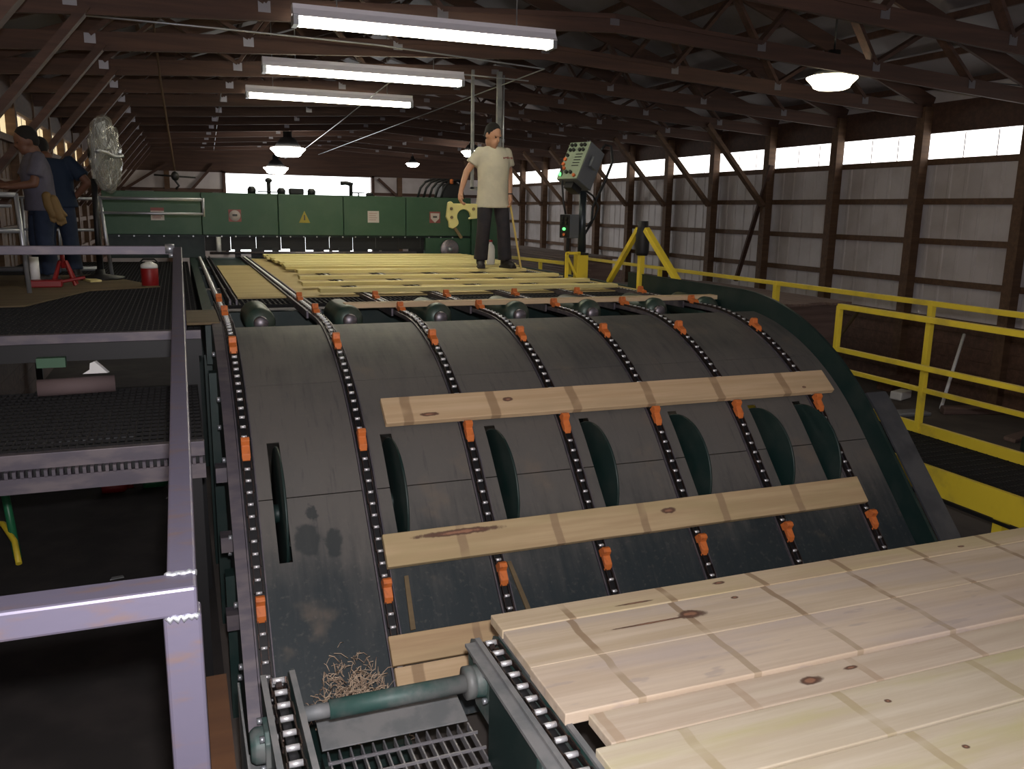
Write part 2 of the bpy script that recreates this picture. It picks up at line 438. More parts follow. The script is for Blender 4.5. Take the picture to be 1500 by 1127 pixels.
L(nt, c, bs.inputs['Base Color']); bs.inputs['Roughness'].default_value = .62; bs.inputs['Metallic'].default_value = .15
bump(nt, bs, n3, .1, .003)

conv = thing('drop_conveyor', (0, 4.5, -2.65), 'long curved dark steel conveyor bed dropping from the upper deck to the infeed', 'conveyor')
edges = [.305] + sum([[x - .042, x + .042] for x in CH[1:]], []) + [4.33]
cols = [(edges[i], edges[i + 1]) for i in range(0, len(edges), 2)]
for (xa, xb) in cols:
    holes = [s for s in SX if xa < s < xb]
    for (sa, sb) in ((.22, 1.017), (1.023, 1.787), (1.793, 3.02)):
        ss = srange(sa, sb, .05); xs = [xa]
        for h in holes: xs += [h - .033, h + .033]
        xs.append(xb); mb = MB(); vs = []
        if holes:
            ss = sorted(set([q for q in ss if not any(abs(q - e) < .02 for e in SLOT)] + [e for e in SLOT if sa < e < sb]))
        for q in ss:
            for x in xs: y, z, _ = prof(q, -.022); vs.append((x, y, z))
        n = len(xs); fs = []
        for i in range(len(ss) - 1):
            for k in range(n - 1):
                if holes and k % 2 == 1 and ss[i] >= SLOT[0] - .001 and ss[i + 1] <= SLOT[1] + .001: continue
                fs.append((i * n + k, (i + 1) * n + k, (i + 1) * n + k + 1, i * n + k + 1))
        mb.add(vs, fs); o = mb.build('bed_plate', m_sheet, conv)
        sd = o.modifiers.new('thick', 'SOLIDIFY'); sd.thickness = .006; sd.offset = -1
for x in CH:
    ribbon(MB(), x - .040, x + .040, -.052, -.040, -1.3, 3.02).build('chain_channel', m_black, conv)
    r = ribbon(MB(), x - .040, x - .032, -.05, -.012, -1.2, 3.0); r.build('chain_rail', m_rail, conv)
    r = ribbon(MB(), x + .034, x + .040, -.05, -.016, -1.2, 3.0); r.build('chain_rail', m_rail, conv)
for x in SX:
    sm = 1.80; y, z, a = prof(sm, .165 - .36)
    d = MB(); d.lathe([(0, -.007), (.355, -.007), (.36, -.005), (.36, .005), (.355, .007), (0, .007)], (x + .012, y, z), 72, 'x')
    d.lathe([(.0, -.03), (.05, -.03), (.05, .03), (0, .03)], (x, y, z), 16, 'x')
    d.build('brake_disc', m_dgreen, conv)
MB().bar((.2, prof(1.80, -.195)[0], prof(1.80, -.195)[1]), (4.3, prof(1.80, -.195)[0], prof(1.80, -.195)[1]), .05, .05).build('disc_shaft', m_steel, conv)
ribbon(MB(), .165, .18, -.50, -.004, -.15, 3.0).build('side_plate', m_dgreen, conv)
ribbon(MB(), .165, .222, -.012, -.002, .1, 3.0).build('edge_angle', m_rail, conv)
for q in (.55, 1.05, 1.5, 1.95, 2.3, 2.6):
    for o in (-.08, -.3):
        y, z, _ = prof(q, o); MB().cyl((.165, y, z), (.147, y, z), .016, n=6).build('bolt', m_galv, conv)
for q in (1.55, 1.95, 2.35):
    y, z, _ = prof(q, -.13); MB().box(.11, .165, y - .05, y + .05, z - .04, z + .04).build('bracket', m_rail, conv)
ribbon(MB(), 4.334, 4.349, -.30, .125, -1.9, 3.0).build('guard_plate', m_dgreen, conv)
ribbon(MB(), 4.329, 4.353, .122, .13, -1.9, 3.0).build('guard_lip', m_dgreen, conv)
ribbon(MB(), 4.55, 4.73, -.045, -.03, 1.42, 3.1).build('outer_skirt', M('slate_skirt', (.055, .058, .066), .6, .2, (.08, .082, .088), 5.), conv)
for q in (1.8, 2.7): ribbon(MB(), 4.349, 4.60, -.09, -.06, q, q + .06).build('skirt_strut', m_black, conv)
for x in (.172, 4.341):
    for (y, zt) in ((5.4, -1.0), (4.3, -1.85)): MB().box(x - .05, x + .05, y - .05, y + .05, -2.65, zt).build('support_post', m_dgreen, conv)
for y in (5.45, 4.75): MB().box(.2, 4.3, y - .04, y + .04, -2.3, -2.2).build('cross_beam', m_dgreen, conv)
# the level deck behind the curve
deck = thing('lumber_deck', (2.3, 9.5, -2.65), 'level deck carrying chains and lumber up to the green planer', 'deck')
MB().box(.13, .205, 5.95, 13.4, -1.05, -.755).build('side_beam', m_dgreen, deck)
MB().box(4.36, 4.44, 5.9, 13.4, -1.05, -.755).build('side_beam', m_dgreen, deck)
for x in (.17, 4.40):
    for y in (6.4, 9., 11.2, 13.2): MB().box(x - .05, x + .05, y - .05, y + .05, -2.65, -1.05).build('deck_leg', m_dgreen, deck)
for y in (5.95, 7.3, 9.3, 11.3, 13.3): MB().box(.2, 4.36, y - .05, y + .05, -1.02, -.86).build('cross_beam', m_dgreen, deck)
MB().box(.2, 4.36, 5.75, 7.3, -1.3, -1.28).build('drip_pan', m_dgreen, deck)
g = MB()
for k in range(100): g.box(.33 + .04 * k, .345 + .04 * k, 6.92, 7.40, -.79, -.765)
for y in (6.93, 7.15, 7.38): g.box(.33, 4.3, y - .006, y + .006, -.79, -.762)
g.build('grating_strip', m_grate, deck)
for x in CH:
    for dx in ((.085, .135) if x < .3 else (-.05, .045)):
        MB().box(x + dx - .007, x + dx + .007, 7.05 if x < .3 else 6.2, 13.4, -.79, -.735).build('chain_guide', m_rail, deck)
MB().box(.2, .94, 11.52, 13.0, -.80, -.77).build('deck_plate', m_dgreen, deck)
ply = MB().box(.43, .83, 7.42, 11.5, -.768, -.752).build('plywood_sheet', m_ply); tag(ply, 'long plywood strip on the deck between the two leftmost chains', 'plywood')
ply = MB().box(.95, 4.3, 7.42, 13.0, -.768, -.755).build('plywood_sheet', m_ply); tag(ply, 'wide plywood sheet under the yellow boards on the upper deck', 'plywood')
pl = MB().box(.015, .215, 5.72, 6.42, -.752, -.735).build('plywood_sheet', m_plydk, bevel=.003); tag(pl, 'small plywood cover beside the head of the leftmost chain', 'plywood')
# drums under the gap at the top of the curve
ordn = ['first', 'second', 'third', 'fourth', 'fifth', 'sixth', 'seventh']
m_drum = M('dull_green_drum', (.035, .065, .05), .4, .2, (.07, .085, .065), 6.)
def make_drum(x):
    t = thing('drive_drum', (x, 6.3, -.86), None, 'drum', 'green drums in the gap above the curve')
    MB().lathe([(0, -.27), (.045, -.27), (.095, -.25), (.105, -.22), (.105, .25), (.09, .27), (0, .27)], (x, 6.36, -.80), 28, 'y').build('drum_shell', m_drum, t)
    MB().lathe([(0, -.31), (.04, -.31), (.05, -.295), (.05, -.25), (0, -.25)], (x, 6.36, -.80), 20, 'y').build('hub', m_steel, t)
    MB().box(x - .09, x + .09, 6.2, 6.5, -.93, -.89).build('mount_plate', m_dgreen, t)
    return t
d0 = make_drum(.50)
for i, x in enumerate([.50, 1.12, 1.80, 2.44, 3.07, 3.69, 4.20]):
    d = d0 if i == 0 else copy_tree(d0)
    d.location.x = x
    tag(d, '%s from the left of the rounded green drums in the gap above the curve' % ordn[i])
# ------------------------------------------------------------------ chains with orange dogs
def chain_mesh(s0, s1, pitch, pw, pr, path):
    mb = MB(); n = int((s1 - s0) / pitch)
    for i in range(n):
        y, z, a = path(s0 + i * pitch); y2, z2, _ = path(s0 + (i + 1) * pitch)
        mb.mi = 1; mb.cyl((-pw, y, z), (pw, y, z), pr, n=8)
        mb.mi = 0; w = pw + (.003 if i % 2 else .008)
        for sg in (-1, 1): mb.bar((sg * w, y, z - .002), (sg * w, y2, z2 - .002), .005, pr * 2.1)
    return mb
t = thing('conveyor_chain', (0, 6, -.735))
cm = chain_mesh(-7.3, 2.98, .067, .014, .0085, lambda s: prof(s, -.004))
o = cm.build('chain_links', [m_chain, m_pin], t)
for k in range(9):
    q = .63 + .8675 * (2 - k)
    if k > 4: continue
    y, z, a = prof(q)
    dg = MB(); rot = lambda u, w: (y - u * math.cos(a) - w * math.sin(a) * 1.0, z - u * math.sin(a) + w * math.cos(a))
    pr = [(-.058, -.012), (-.058, .040), (-.044, .056), (-.022, .056), (-.010, .026), (.040, .022), (.062, -.004), (.062, -.012)]
    dg.prism([(-.022, *rot(u, w)) for u, w in pr], (.044, 0, 0))
    dg.tube([(-.0225, *rot(-.034, .036)), (.0225, *rot(-.034, .036))], .010, 8)
    dg.build('orange_dog', m_orange, t, bevel=.003)
chain0 = t
where = ['at the left edge of the curved bed', 'along the left ends of the boards', 'just right of the widest stained bed plate', 'in the middle-left of the bed', 'in the middle of the bed', 'on the right half of the bed', 'beside the green guard plate']
cl_lab = ['leftmost chain with orange dogs, running down the left edge of the curved bed',
          'second chain from the left edge, passing the left ends of the boards',
          'third chain from the left edge of the curved bed, with orange dogs',
          'middle one of the seven chains with orange dogs on the curved bed',
          'third chain from the green guard plate, with orange dogs',
          'second chain from the green guard plate, with orange dogs',
          'rightmost chain with orange dogs, next to the green guard plate']
for i, x in enumerate(CH):
    c_ = chain0 if i == 0 else copy_tree(chain0)
    c_.location.x = x; tag(c_, cl_lab[i], 'chain', 'conveyor chains on the curved bed')
# ------------------------------------------------------------------ boards
def board(name, label, x0, x1, yc, zc, w, th, rx, mat, group=None, cat='board', ry=0., rz=0.):
    n = 10; l = x1 - x0; mb = MB(); vs = []; rr = random.Random(hash(label) % 1000 if False else len(label) * 7 + int(x0 * 100))
    wv = [rr.uniform(-.0015, .0015) for _ in range(n + 1)]
    for i in range(n + 1):
        x = -l / 2 + l * i / n
        vs += [(x, -w / 2 + wv[i], -th / 2), (x, w / 2 + wv[i], -th / 2), (x, w / 2 + wv[i], th / 2), (x, -w / 2 + wv[i], th / 2)]
    fs = []
    for i in range(n):
        for k in range(4):
            a, b = i * 4 + k, i * 4 + (k + 1) % 4; fs.append((a, b, b + 4, a + 4))
    fs += [(3, 2, 1, 0), tuple(n * 4 + k for k in range(4))]
    mb.add(vs, fs)
    o = mb.build(name, mat, org=(0, 0, 0), bevel=.004)
    o.location = ((x0 + x1) / 2, yc, zc + H); o.rotation_euler = (rx, ry, rz)
    tag(o, label, cat, group)
    return o
def slope_board(label, x0, x1, s, w, th, mat, group, lift=0.):
    y, z, a = prof(s, th / 2 + .006 + lift)
    return board('lumber_board', label, x0, x1, y, z, w, th, a, mat, group)
STC = (.27, .175, .095)
ma = wood('slope_pine_a', (.50, .35, .20), (.60, .44, .27), 13., tint=(.46, .34, .20), bands=(.1, .53, .03, STC), knots=[(-1.33, -.05, .05, .012), (-.82, .02, .03, .014), (1.35, -.05, .014, .008)])
mbm = wood('slope_pine_b', (.42, .30, .165), (.52, .39, .225), 13., tint=(.40, .31, .16), bands=(.3, .55, .025, (.28, .19, .11)), knots=[(-1.16, .05, .22, .016), (.12, .02, .045, .016)])
ms3 = wood('slope_pine_c', (.40, .27, .15), (.50, .36, .20), 13., tint=(.40, .29, .16), bands=(.2, .58, .02, (.26, .17, .10)))
GS = 'boards riding down the curved bed'
slope_board('upper pale board held by dogs across the curved bed', 1.03, 4.21, 1.335, .185, .038, ma, GS)
slope_board('lower knotty board with a dark split, across the curved bed', .90, 4.05, 2.165, .18, .038, mbm, GS)
slope_board('board lying at the foot of the curve behind the straw', .845, 4.0, 2.675, .145, .038, ms3, GS)
slope_board('pale board last at the foot of the curve, behind the green shaft', .85, 4.0, 2.825, .14, .036, ma, GS)
board('lumber_board', 'pale pinkish board alone at the crest, resting on the dogs', 1.11, 4.36, 6.25, -.708, .115, .036, 0, m_pinepink, 'boards on the upper deck')
GD = 'boards on the upper deck'
for (lab, xa, xb, yc, w, zc) in (
    ('yellow board nearest the crest on the upper deck', 1.11, 4.01, 7.47, .14, -.708),
    ('second yellow board behind the crest, shorter on the right', 1.05, 4.03, 8.12, .12, -.708),
    ('third yellow board behind the crest, in front of the boots', 1.12, 4.0, 8.86, .14, -.708),
    ('yellow board beneath the boots of the standing man', 1.21, 3.95, 9.76, .22, -.708),
    ('yellow board just behind the boots on the upper deck', 1.15, 4.1, 10.37, .19, -.708)):
    board('lumber_board', lab, xa, xb, yc, zc, w, .036, 0, m_pine, GD)
for i in range(9):
    y = 10.62 + .275 * i
    lab = ['frontmost', 'second', 'third', 'fourth', 'fifth', 'sixth', 'seventh', 'eighth', 'last and farthest'][i]
    board('lumber_board', '%s board of the close yellow row below the planer' % lab, 1.17 + .03 * ((i * 5) % 3) - .008 * i, 4.2 + .02 * ((i * 7) % 4), y + .13, -.708 + .004 * (i % 2), .265, .036, 0, m_pine, GD)
# foreground pack
fb = dict(c1=(.52, .40, .26), c2=(.64, .52, .36))
mf1 = wood('front_pine_a', fb['c1'], fb['c2'], 12., tint=(.56, .47, .26), bands=(.10, .47, .016, STC), knots=[(-.55, .02, .03, .012), (.85, -.02, .02, .008), (-1.0, -.03, .08, .006)])
mf2 = wood('front_pine_b', (.53, .42, .29), (.66, .55, .42), 12., tint=(.52, .44, .38), bands=(.10, .47, .016, STC), knots=[(-.82, .02, .055, .028), (-1.0, .01, .18, .006), (-.56, .09, .016, .01)])
mf3 = wood('front_pine_c', (.54, .43, .32), (.65, .54, .42), 12., tint=(.50, .42, .38), bands=(.10, .47, .016, (.38, .29, .19)), blotch=(.40, .33, .30))
mf4 = wood('front_pine_d', (.50, .40, .30), (.60, .51, .40), 12., tint=(.53, .46, .33), bands=(.2, .52, .018, (.42, .31, .21)), knots=[(-.75, .0, .045, .02), (-.55, .02, .03, .01)])
mf5 = wood('front_pine_e', (.52, .44, .32), (.62, .55, .43), 10., tint=(.50, .46, .22), bands=(.3, .62, .02, (.42, .34, .2)), knots=[(-.52, .02, .012, .010)])
GF = 'wide boards in the foreground pack'
for (lab, xa, xb, ya, yb, zt, th, mt) in (
    ('narrow board at the back edge of the foreground pack', 1.085, 4.3, 2.818, 2.955, -1.60, .040, mf1),
    ('wide foreground board with a large knot and long dark split', 1.085, 4.28, 2.532, 2.812, -1.60, .040, mf2),
    ('wide foreground board with an orange-stained end, before the step', 1.08, 4.31, 2.226, 2.527, -1.598, .044, mf3),
    ('grey-marked foreground board just below the step', 1.16, 4.33, 2.058, 2.220, -1.612, .036, mf4),
    ('foreground board with a green-yellow streak', 1.10, 4.25, 1.795, 2.050, -1.610, .038, mf5),
    ('foreground board with a round black knot by the bottom edge', 1.13, 4.3, 1.505, 1.787, -1.612, .038, mf5),
    ('nearest foreground board at the lower right corner', 1.10, 4.3, 1.21, 1.497, -1.612, .038, mf4)):
    board('lumber_board', lab, xa, xb, (ya + yb) / 2, zt - th / 2, yb - ya, th, 0, mt, GF)
# splinters and straw
for (lab, p, q) in (('long brown splinter lying beside the third chain near the pack', (1.555, 2.30), (1.605, 2.62)), ('pale torn splinter above the board at the foot of the curve', (.985, 2.30), (.97, 2.58))):
    a = Vector((p[0], *prof(p[1], -.012)[:2])); b = Vector((q[0], *prof(q[1], -.012)[:2]))
    mb = MB().prism([a, a + Vector((.022, 0, 0)), b + Vector((.026, 0, .002)), b], Vector((0, -.008, .009)))
    tag(mb.build('wood_splinter', m_plydk), lab, 'splinter')
st = MB(); rr = random.Random(3)
for i in range(700):
    cx, cy = rr.gauss(.65, .09), rr.gauss(3.56, .07)
    h = max(0, .17 * (1 - ((cx - .65) / .20) ** 2)) * rr.random()
    ang = rr.uniform(0, 2 * PI); l = rr.uniform(.02, .075); dz = rr.uniform(-.02, .05)
    s_ = (cx, cy, -2.285 + h - (cy - 3.62) * -.6)
    p2 = (cx + math.cos(ang) * l, cy + math.sin(ang) * l * .7, s_[2] + dz)
    md = ((s_[0] + p2[0]) / 2, (s_[1] + p2[1]) / 2, (s_[2] + p2[2]) / 2 + .012)
    st.tube([s_, md, p2], rr.uniform(.0012, .003), 4)
m_straw = M('dry_bark_fibre', (.52, .40, .29), .85, 0, (.34, .24, .17), 20.)
tag(st.build('bark_shavings', m_straw), 'heap of dry stringy bark shavings at the foot of the curve', 'shavings', kind='stuff')
tag(MB().box(.32, .84, 3.28, 3.56, -2.42, -2.33).build('catch_tray', m_dgreen), 'dark green tray holding the bark shavings', 'tray')
# ================================================================== infeed arms in the foreground
def arm(x, label, teal_side):
    t = thing('infeed_conveyor', (x, 1.9, -2.65), label, 'conveyor arm')
    def plate(xa, xb, y0, z0, z1):
        p = [(xa, y0, z0), (xa, 2.86, z0), (xa, 2.94, z0 + .06), (xa, 2.965, z1 - .10), (xa, 2.93, z1 - .03), (xa, 2.86, z1), (xa, y0, z1)]
        return MB().prism(p, (xb - xa, 0, 0))
    plate(x - .052, x - .044, .7, -1.92, -1.645).build('side_plate', m_tgreen, t)
    plate(x + .042, x + .050, .7, -1.92, -1.650).build('side_plate', m_tgreen, t)
    MB().box(x - .060, x - .040, .7, 2.86, -1.648, -1.636).build('top_rail', m_dusty, t)
    MB().box(x + .040, x + .060, .7, 2.86, -1.648, -1.636).build('top_rail', m_dusty, t)
    MB().box(x - .014, x + .014, .7, 2.80, -1.70, -1.668).build('wear_strip', m_black, t)
    sp = MB(); n = 11; po = []
    for k in range(n * 4):
        a = 2 * PI * k / (n * 4); r = (.118, .118, .098, .098)[k % 4]; po.append((x - .010, 2.80 + r * math.cos(a), -1.765 + r * math.sin(a)))
    sp.prism(po, (.020, 0, 0)); sp.build('sprocket', m_chain, t)
    for y in (1.0, 2.3): MB().box(x - .04, x + .04, y - .04, y + .04, -2.65, -1.92).build('arm_leg', m_tgreen, t)
    return t
AL, AR = .24, 1.045
a1 = arm(AL, 'left infeed arm with an exposed roller chain, at the bottom edge beside the grating', 1)
a2 = arm(AR, 'infeed arm with a roller chain running along the ends of the foreground pack', 1)
a3 = arm(2.6, 'infeed arm hidden beneath the foreground pack of boards', 1)
def bearing(t, x, y, z, sg):
    """four-bolt flange bearing facing sg along x"""
    b = MB(); pl = []
    for (dy, dz) in ((-.075, -.045), (-.045, -.075), (.045, -.075), (.075, -.045), (.075, .045), (.045, .075), (-.045, .075), (-.075, .045)): pl.append((x, y + dy, z + dz))
    b.prism(pl, (sg * .018, 0, 0)); b.lathe([(.062, 0), (.06, sg * .03), (.048, sg * .045), (0, sg * .045)], (x + sg * .018, y, z), 24, 'x')
    o = b.build('flange_bearing', m_tgreen, t, bevel=.004)
    for (dy, dz) in ((-.055, -.055), (.055, -.055), (.055, .055), (-.055, .055)):
        MB().cyl((x + sg * .018, y + dy, z + dz), (x + sg * .034, y + dy, z + dz), .012, n=6).build('bolt', m_galv, o)
bearing(a1, AL - .052, 2.68, -1.79, -1); bearing(a2, AR - .052, 2.74, -1.745, -1)
MB().box(AL - .125, AL - .06, 2.40, 2.80, -1.93, -1.90).build('bearing_shelf', m_dusty, a1)
MB().box(AL - .135, AL - .128, 2.35, 2.95, -2.05, -1.70).build('edge_plate', m_dusty, a1)
MB().box(AR - .085, AR - .07, .7, 2.62, -2.30, -1.66).build('side_skirt', m_dgreen, a2)
MB().box(AR - .10, AR - .055, .7, 2.86, -1.665, -1.652).build('top_ledge', m_dusty, a2)
for y in (1.4, 2.12): MB().box(AR - .10, AR - .085, y - .02, y + .02, -2.3, -1.67).build('stiffener', m_tgreen, a2)
tc_ = chain_mesh(0, 2.1, .082, .021, .0105, lambda s: (2.84 - s, -1.655, 0))
for k in range(5):
    a = .35 + k * .62; y = 2.80 + .115 * math.sin(a); z = -1.765 + .115 * math.cos(a)
    a2_ = a + .62; y2 = 2.80 + .115 * math.sin(a2_); z2 = -1.765 + .115 * math.cos(a2_)
    tc_.mi = 1; tc_.cyl((-.021, y, z), (.021, y, z), .0105, n=8); tc_.mi = 0
    for sg in (-1, 1): tc_.bar((sg * .026, y, z), (sg * .026, y2, z2), .005, .022)
t = thing('infeed_chain', (0, 2.0, -1.655)); tc_.build('chain_links', [m_chain, m_pin], t)
t.location.x = AL; tag(t, 'thick bright-pinned roller chain on the left infeed arm, beside the grating', 'chain', 'roller chains on the infeed arms')
u = copy_tree(t); u.location.x = AR; tag(u, 'thick bright-pinned roller chain along the sawn ends of the foreground boards', 'chain')
sh = thing('drive_shaft', (.65, 2.74, -1.78), 'dusty green tube shaft spanning the two infeed arms above the grating', 'shaft')
MB().cyl((.40, 2.74, -1.745), (.94, 2.74, -1.745), .034, n=24).build('tube', m_tgreen, sh)
MB().cyl((.30, 2.74, -1.745), (.42, 2.74, -1.745), .027, n=20).build('journal', m_dusty, sh)
MB().lathe([(.030, 0), (.062, 0), (.062, .03), (.045, .045), (.038, .045)], (.905, 2.74, -1.745), 24, 'x').build('collar', m_tgreen, sh)
sp_ = MB().prism([(.385, 3.02, -1.93), (.385, 2.95, -1.945), (.385, 2.835, -1.965), (.385, 2.835, -1.972), (.385, 2.95, -1.952), (.385, 3.02, -1.938)], (.565, 0, 0))
tag(sp_.build('shelf_plate', m_dusty), 'grey steel plate under the green shaft, at the head of the grating', 'plate')
g = MB()
for k in range(14): x = .41 + .0425 * k; g.box(x - .003, x + .003, 1.2, 2.87, -2.035, -2.002)
for k in range(15): y = 2.80 - .10 * k; g.box(.40, .98, y - .0035, y + .0035, -2.01, -1.999)
gr = thing('floor_grating', (.69, 2., -2.05), 'pale bar grating between the two infeed arms at the bottom edge', 'grating')
g.build('grating_bars', m_grate2, gr)
MB().box(.385, .40, 1.2, 2.86, -2.06, -2.0).build('edge_bar', m_dgreen, gr); MB().box(.975, .985, 1.2, 2.6, -2.06, -2.0).build('edge_bar', m_dgreen, gr)
bm_ = MB().box(.0, .065, 1.4, 2.78, -1.95, -1.56)
tag(bm_.build('timber_plank', m_brnbeam), 'brown timber on edge left of the left infeed arm, at the bottom edge', 'plank')
# ================================================================== left: steel rail, stepped platform
rl = thing('steel_guard_rail', (0, 3., -2.65), 'bright square steel tube guard rail with welded corner in the left foreground', 'railing')
P0, P1 = Vector((-.032, 1.615, -.705)), Vector((-.012, 5.85, -.29))
MB().bar(P0 + Vector((0, .0, 0)), P1, .052, .052).build('top_tube', m_raw, rl, bevel=.005)
MB().bar((-.006, 1.575, -.708), (-2.0, 1.575, -.708), .076, .056).build('cross_tube', m_raw, rl, bevel=.006)
MB().bar((-.034, 1.573, -.736), (-.034, 1.573, -2.65), .056, .066, (1, 0, 0)).build('near_post', m_raw, rl, bevel=.006)
MB().bar((-.012, 5.87, -.265), (-.012, 5.87, -.80), .05, .05, (1, 0, 0)).build('far_post', m_raw, rl, bevel=.005)
wl = MB().tube([(-.060 + .006 * k, 1.5400 + .002 * math.sin(k * 2), -.738 + .004 * math.cos(k * 3)) for k in range(10)], [.005 + .002 * (k % 2) for k in range(10)], 8); wl.build('weld_bead', m_galv, rl)
wl = MB().tube([(-.060 + .006 * k, 1.606 + .004 * math.sin(k * 2), -.681) for k in range(10)], [.005 + .002 * (k % 2) for k in range(10)], 8); wl.build('weld_bead', m_galv, rl)
ml = thing('platform_hand_rail', (-1., 5.9, -.8), 'steel hand rail crossing at the front edge of the upper left platform', 'railing')
MB().bar((-.03, 5.87, -.285), (-2.05, 5.87, -.285), .04, .055).build('top_tube', m_rail, ml, bevel=.004)
MB().bar((-2.0, 5.87, -.26), (-2.0, 5.87, -.80), .04, .05, (1, 0, 0)).build('end_post', m_rail, ml)
cb = MB().cyl((-.085, 5.84, -.275), (-.03, 5.84, -.275), .03, n=12); cb.cyl((-.065, 5.82, -.315), (-.03, 5.82, -.315), .015, n=10)
cb.build('end_clamp', m_galv, ml)
def platform(name, x0, x1, y0, y1, z, label, edge):
    t = thing(name, ((x0 + x1) / 2, (y0 + y1) / 2, -2.65), label, 'platform'); g = MB()
    k = x0
    while k < x1: g.box(k - .0035, k + .0035, y0 + .05, y1, z - .035, z - .004); k += .036
    k = y0 + .1
    while k < y1: g.box(x0, x1, k - .004, k + .004, z - .016, z - .002); k += .085
    g.build('grating', m_grate, t)
    MB().box(x0, x1, y0, y0 + .05, z - edge, z).build('front_angle', m_rail, t, bevel=.003)
    MB().box(x0, x1, y0 + .05, y0 + .11, z - .18, z - .04).build('front_beam', m_black, t)
    MB().box(x1 - .05, x1, y0 + .1, y1, z - .18, z - .04).build('side_beam', m_black, t)
    for (xx, yy) in ((x0 + .05, y0 + .1), (x1 - .06, y0 + .1), (x1 - .06, y1 - .1), (x0 + .05, y1 - .1)):
        MB().box(xx - .04, xx + .04, yy - .04, yy + .04, -2.65, z - .18).build('platform_leg', m_black, t)
    return t
pA = platform('grating_platform', -1.96, .10, 5.85, 13.2, -.80, 'upper left grating platform where two men stand', .06)
pB = platform('grating_step', -1.96, .06, 4.33, 5.80, -1.15, 'lower left grating step with a toothed steel nosing', .075)
MB().box(-1.96, .06, 4.30, 4.33, -1.33, -1.255).build('kick_bar', m_rail, pB)
te = MB()
for k in range(62): te.box(-1.95 + k * .0325, -1.935 + k * .0325, 4.30, 4.35, -1.257, -1.225)
te.build('nosing_teeth', m_rail, pB)
cb_ = MB().cyl((-.84, 5.62, -1.09), (-.42, 5.66, -1.09), .052, n=18)
tag(cb_.build('cardboard_tube', M('brown_paper_tube', (.14, .10, .10), .8)), 'dull pinkish-brown tube lying under the upper platform edge on the grating step', 'tube')
tag(MB().box(-.86, -.70, 5.80, 5.86, -1.0, -.94).build('green_box', M('pale_green_paint', (.05, .13, .07), .5)), 'pale green box under the front edge of the upper left platform', 'box')
wr = MB().prism([(-.60, 5.70, -1.03), (-.46, 5.70, -1.03), (-.50, 5.70, -.985), (-.53, 5.70, -.955), (-.555, 5.70, -.965), (-.56, 5.70, -1.005)], (.01, .03, 0))
tag(wr.build('white_rag', m_white), 'small white rag under the upper left platform edge', 'rag')
sm_ = MB().box(-.85, -.30, 5.05, 5.45, -1.29, -1.27)  # added sheet, stands in for the light showing through the step grating
tag(sm_.build('bright_patch_sheet', m_galv), 'pale metal sheet added under the lower left grating step for its bright patch', 'sheet')
MB().box(-.9, -.25, 5.0, 5.5, -1.31, -1.29).build('catch_shelf', m_dgreen, pB)
pw = MB().prism([(-2.0, 7.45, -.798), (-1.15, 7.45, -.798), (-.80, 8.7, -.798), (-.20, 9.0, -.798), (-.85, 10.6, -.798), (-2.0, 10.6, -.798)], (0, 0, .012))
tag(pw.build('plywood_sheet', m_plydk), 'scuffed plywood laid on the grating under the two men on the left', 'plywood')
def cooler():
    t = thing('drink_cooler', (-.29, 9.12, -.797), 'red drink cooler with a white lid on the left platform', 'cooler')
    MB().lathe([(0, 0), (.072, 0), (.078, .01), (.080, .17), (.076, .18), (0, .18)], (-.29, 9.12, -.797), 24).build('body', m_red, t)
    MB().lathe([(0, .245), (.03, .245), (.035, .235), (.06, .225), (.076, .215), (.08, .20), (.08, .18), (0, .18)], (-.29, 9.12, -.797), 24).build('lid', m_white, t)
    MB().tube([(-.37, 9.12, -.62), (-.37, 9.12, -.56), (-.34, 9.12, -.53), (-.24, 9.12, -.53), (-.21, 9.12, -.56), (-.21, 9.12, -.62)], .008, 8).build('handle', m_black, t)
cooler()
# pedestal fan wrapped in clear plastic
m_film, nt, bs = nodes('clear_plastic_wrap')
bs.inputs['Base Color'].default_value = (.42, .42, .38, 1); bs.inputs['Roughness'].default_value = .16
bs.inputs['Alpha'].default_value = .34
fa = thing('pedestal_fan', (-.82, 10., -.80), 'tall pedestal fan with its round head wrapped in clear plastic', 'fan')
FC = Vector((-.66, 10., .50)); fr = Matrix.Rotation(math.radians(76), 3, 'Z')
def fp(u, d, w): return FC + fr @ Vector((u, d, w))
f = MB(); n = 48; R_ = .40
prf = [(.0, -.085), (.12, -.09), (.26, -.08), (.36, -.05), (.40, 0), (.36, .045), (.26, .065), (.12, .075), (0, .075)]
vs = []; fs = []
for (r, d) in prf:
    for k in range(n):
        a = 2 * PI * k / n; rip = 1 + .03 * math.sin(9 * a + 3 * r) + .008 * math.sin(17 * a)
        vs.append(fp(r * rip * math.cos(a), d + (.012 * math.sin(11 * a + 5 * r) if .02 < r < .39 else 0), r * rip * math.sin(a) * 1.0))
for i in range(len(prf) - 1):
    for k in range(n):
        a, b = i * n + k, i * n + (k + 1) % n; fs.append((a, b, b + n, a + n))
f.add(vs, fs, True); f.build('plastic_wrap', m_film, fa)
tp = MB(); tp.tube([fp(R_ * 1.02 * math.cos(a), -.09 if abs(math.cos(a)) < .6 else -.045, .0 + .02 * math.sin(3 * a)) for a in srange(.0, PI, .3)], .018, 6)
tp.build('tape_band', m_galv, fa)
cg = MB()
for r in (.08, .16, .24, .31, .37):
    for d in (-.07, .06): cg.tube([fp(r * math.cos(a), d * (1 - (r / .42) ** 2) , r * math.sin(a)) for a in srange(0, 2 * PI, .26)], .003, 5, False)
for k in range(16):
    a = 2 * PI * k / 16
    for d in (-.07, .06): cg.tube([fp(.05 * math.cos(a), d, .05 * math.sin(a)), fp(.37 * math.cos(a), d * .25, .37 * math.sin(a))], .003, 5)
cg.build('wire_cage', m_grey, fa)
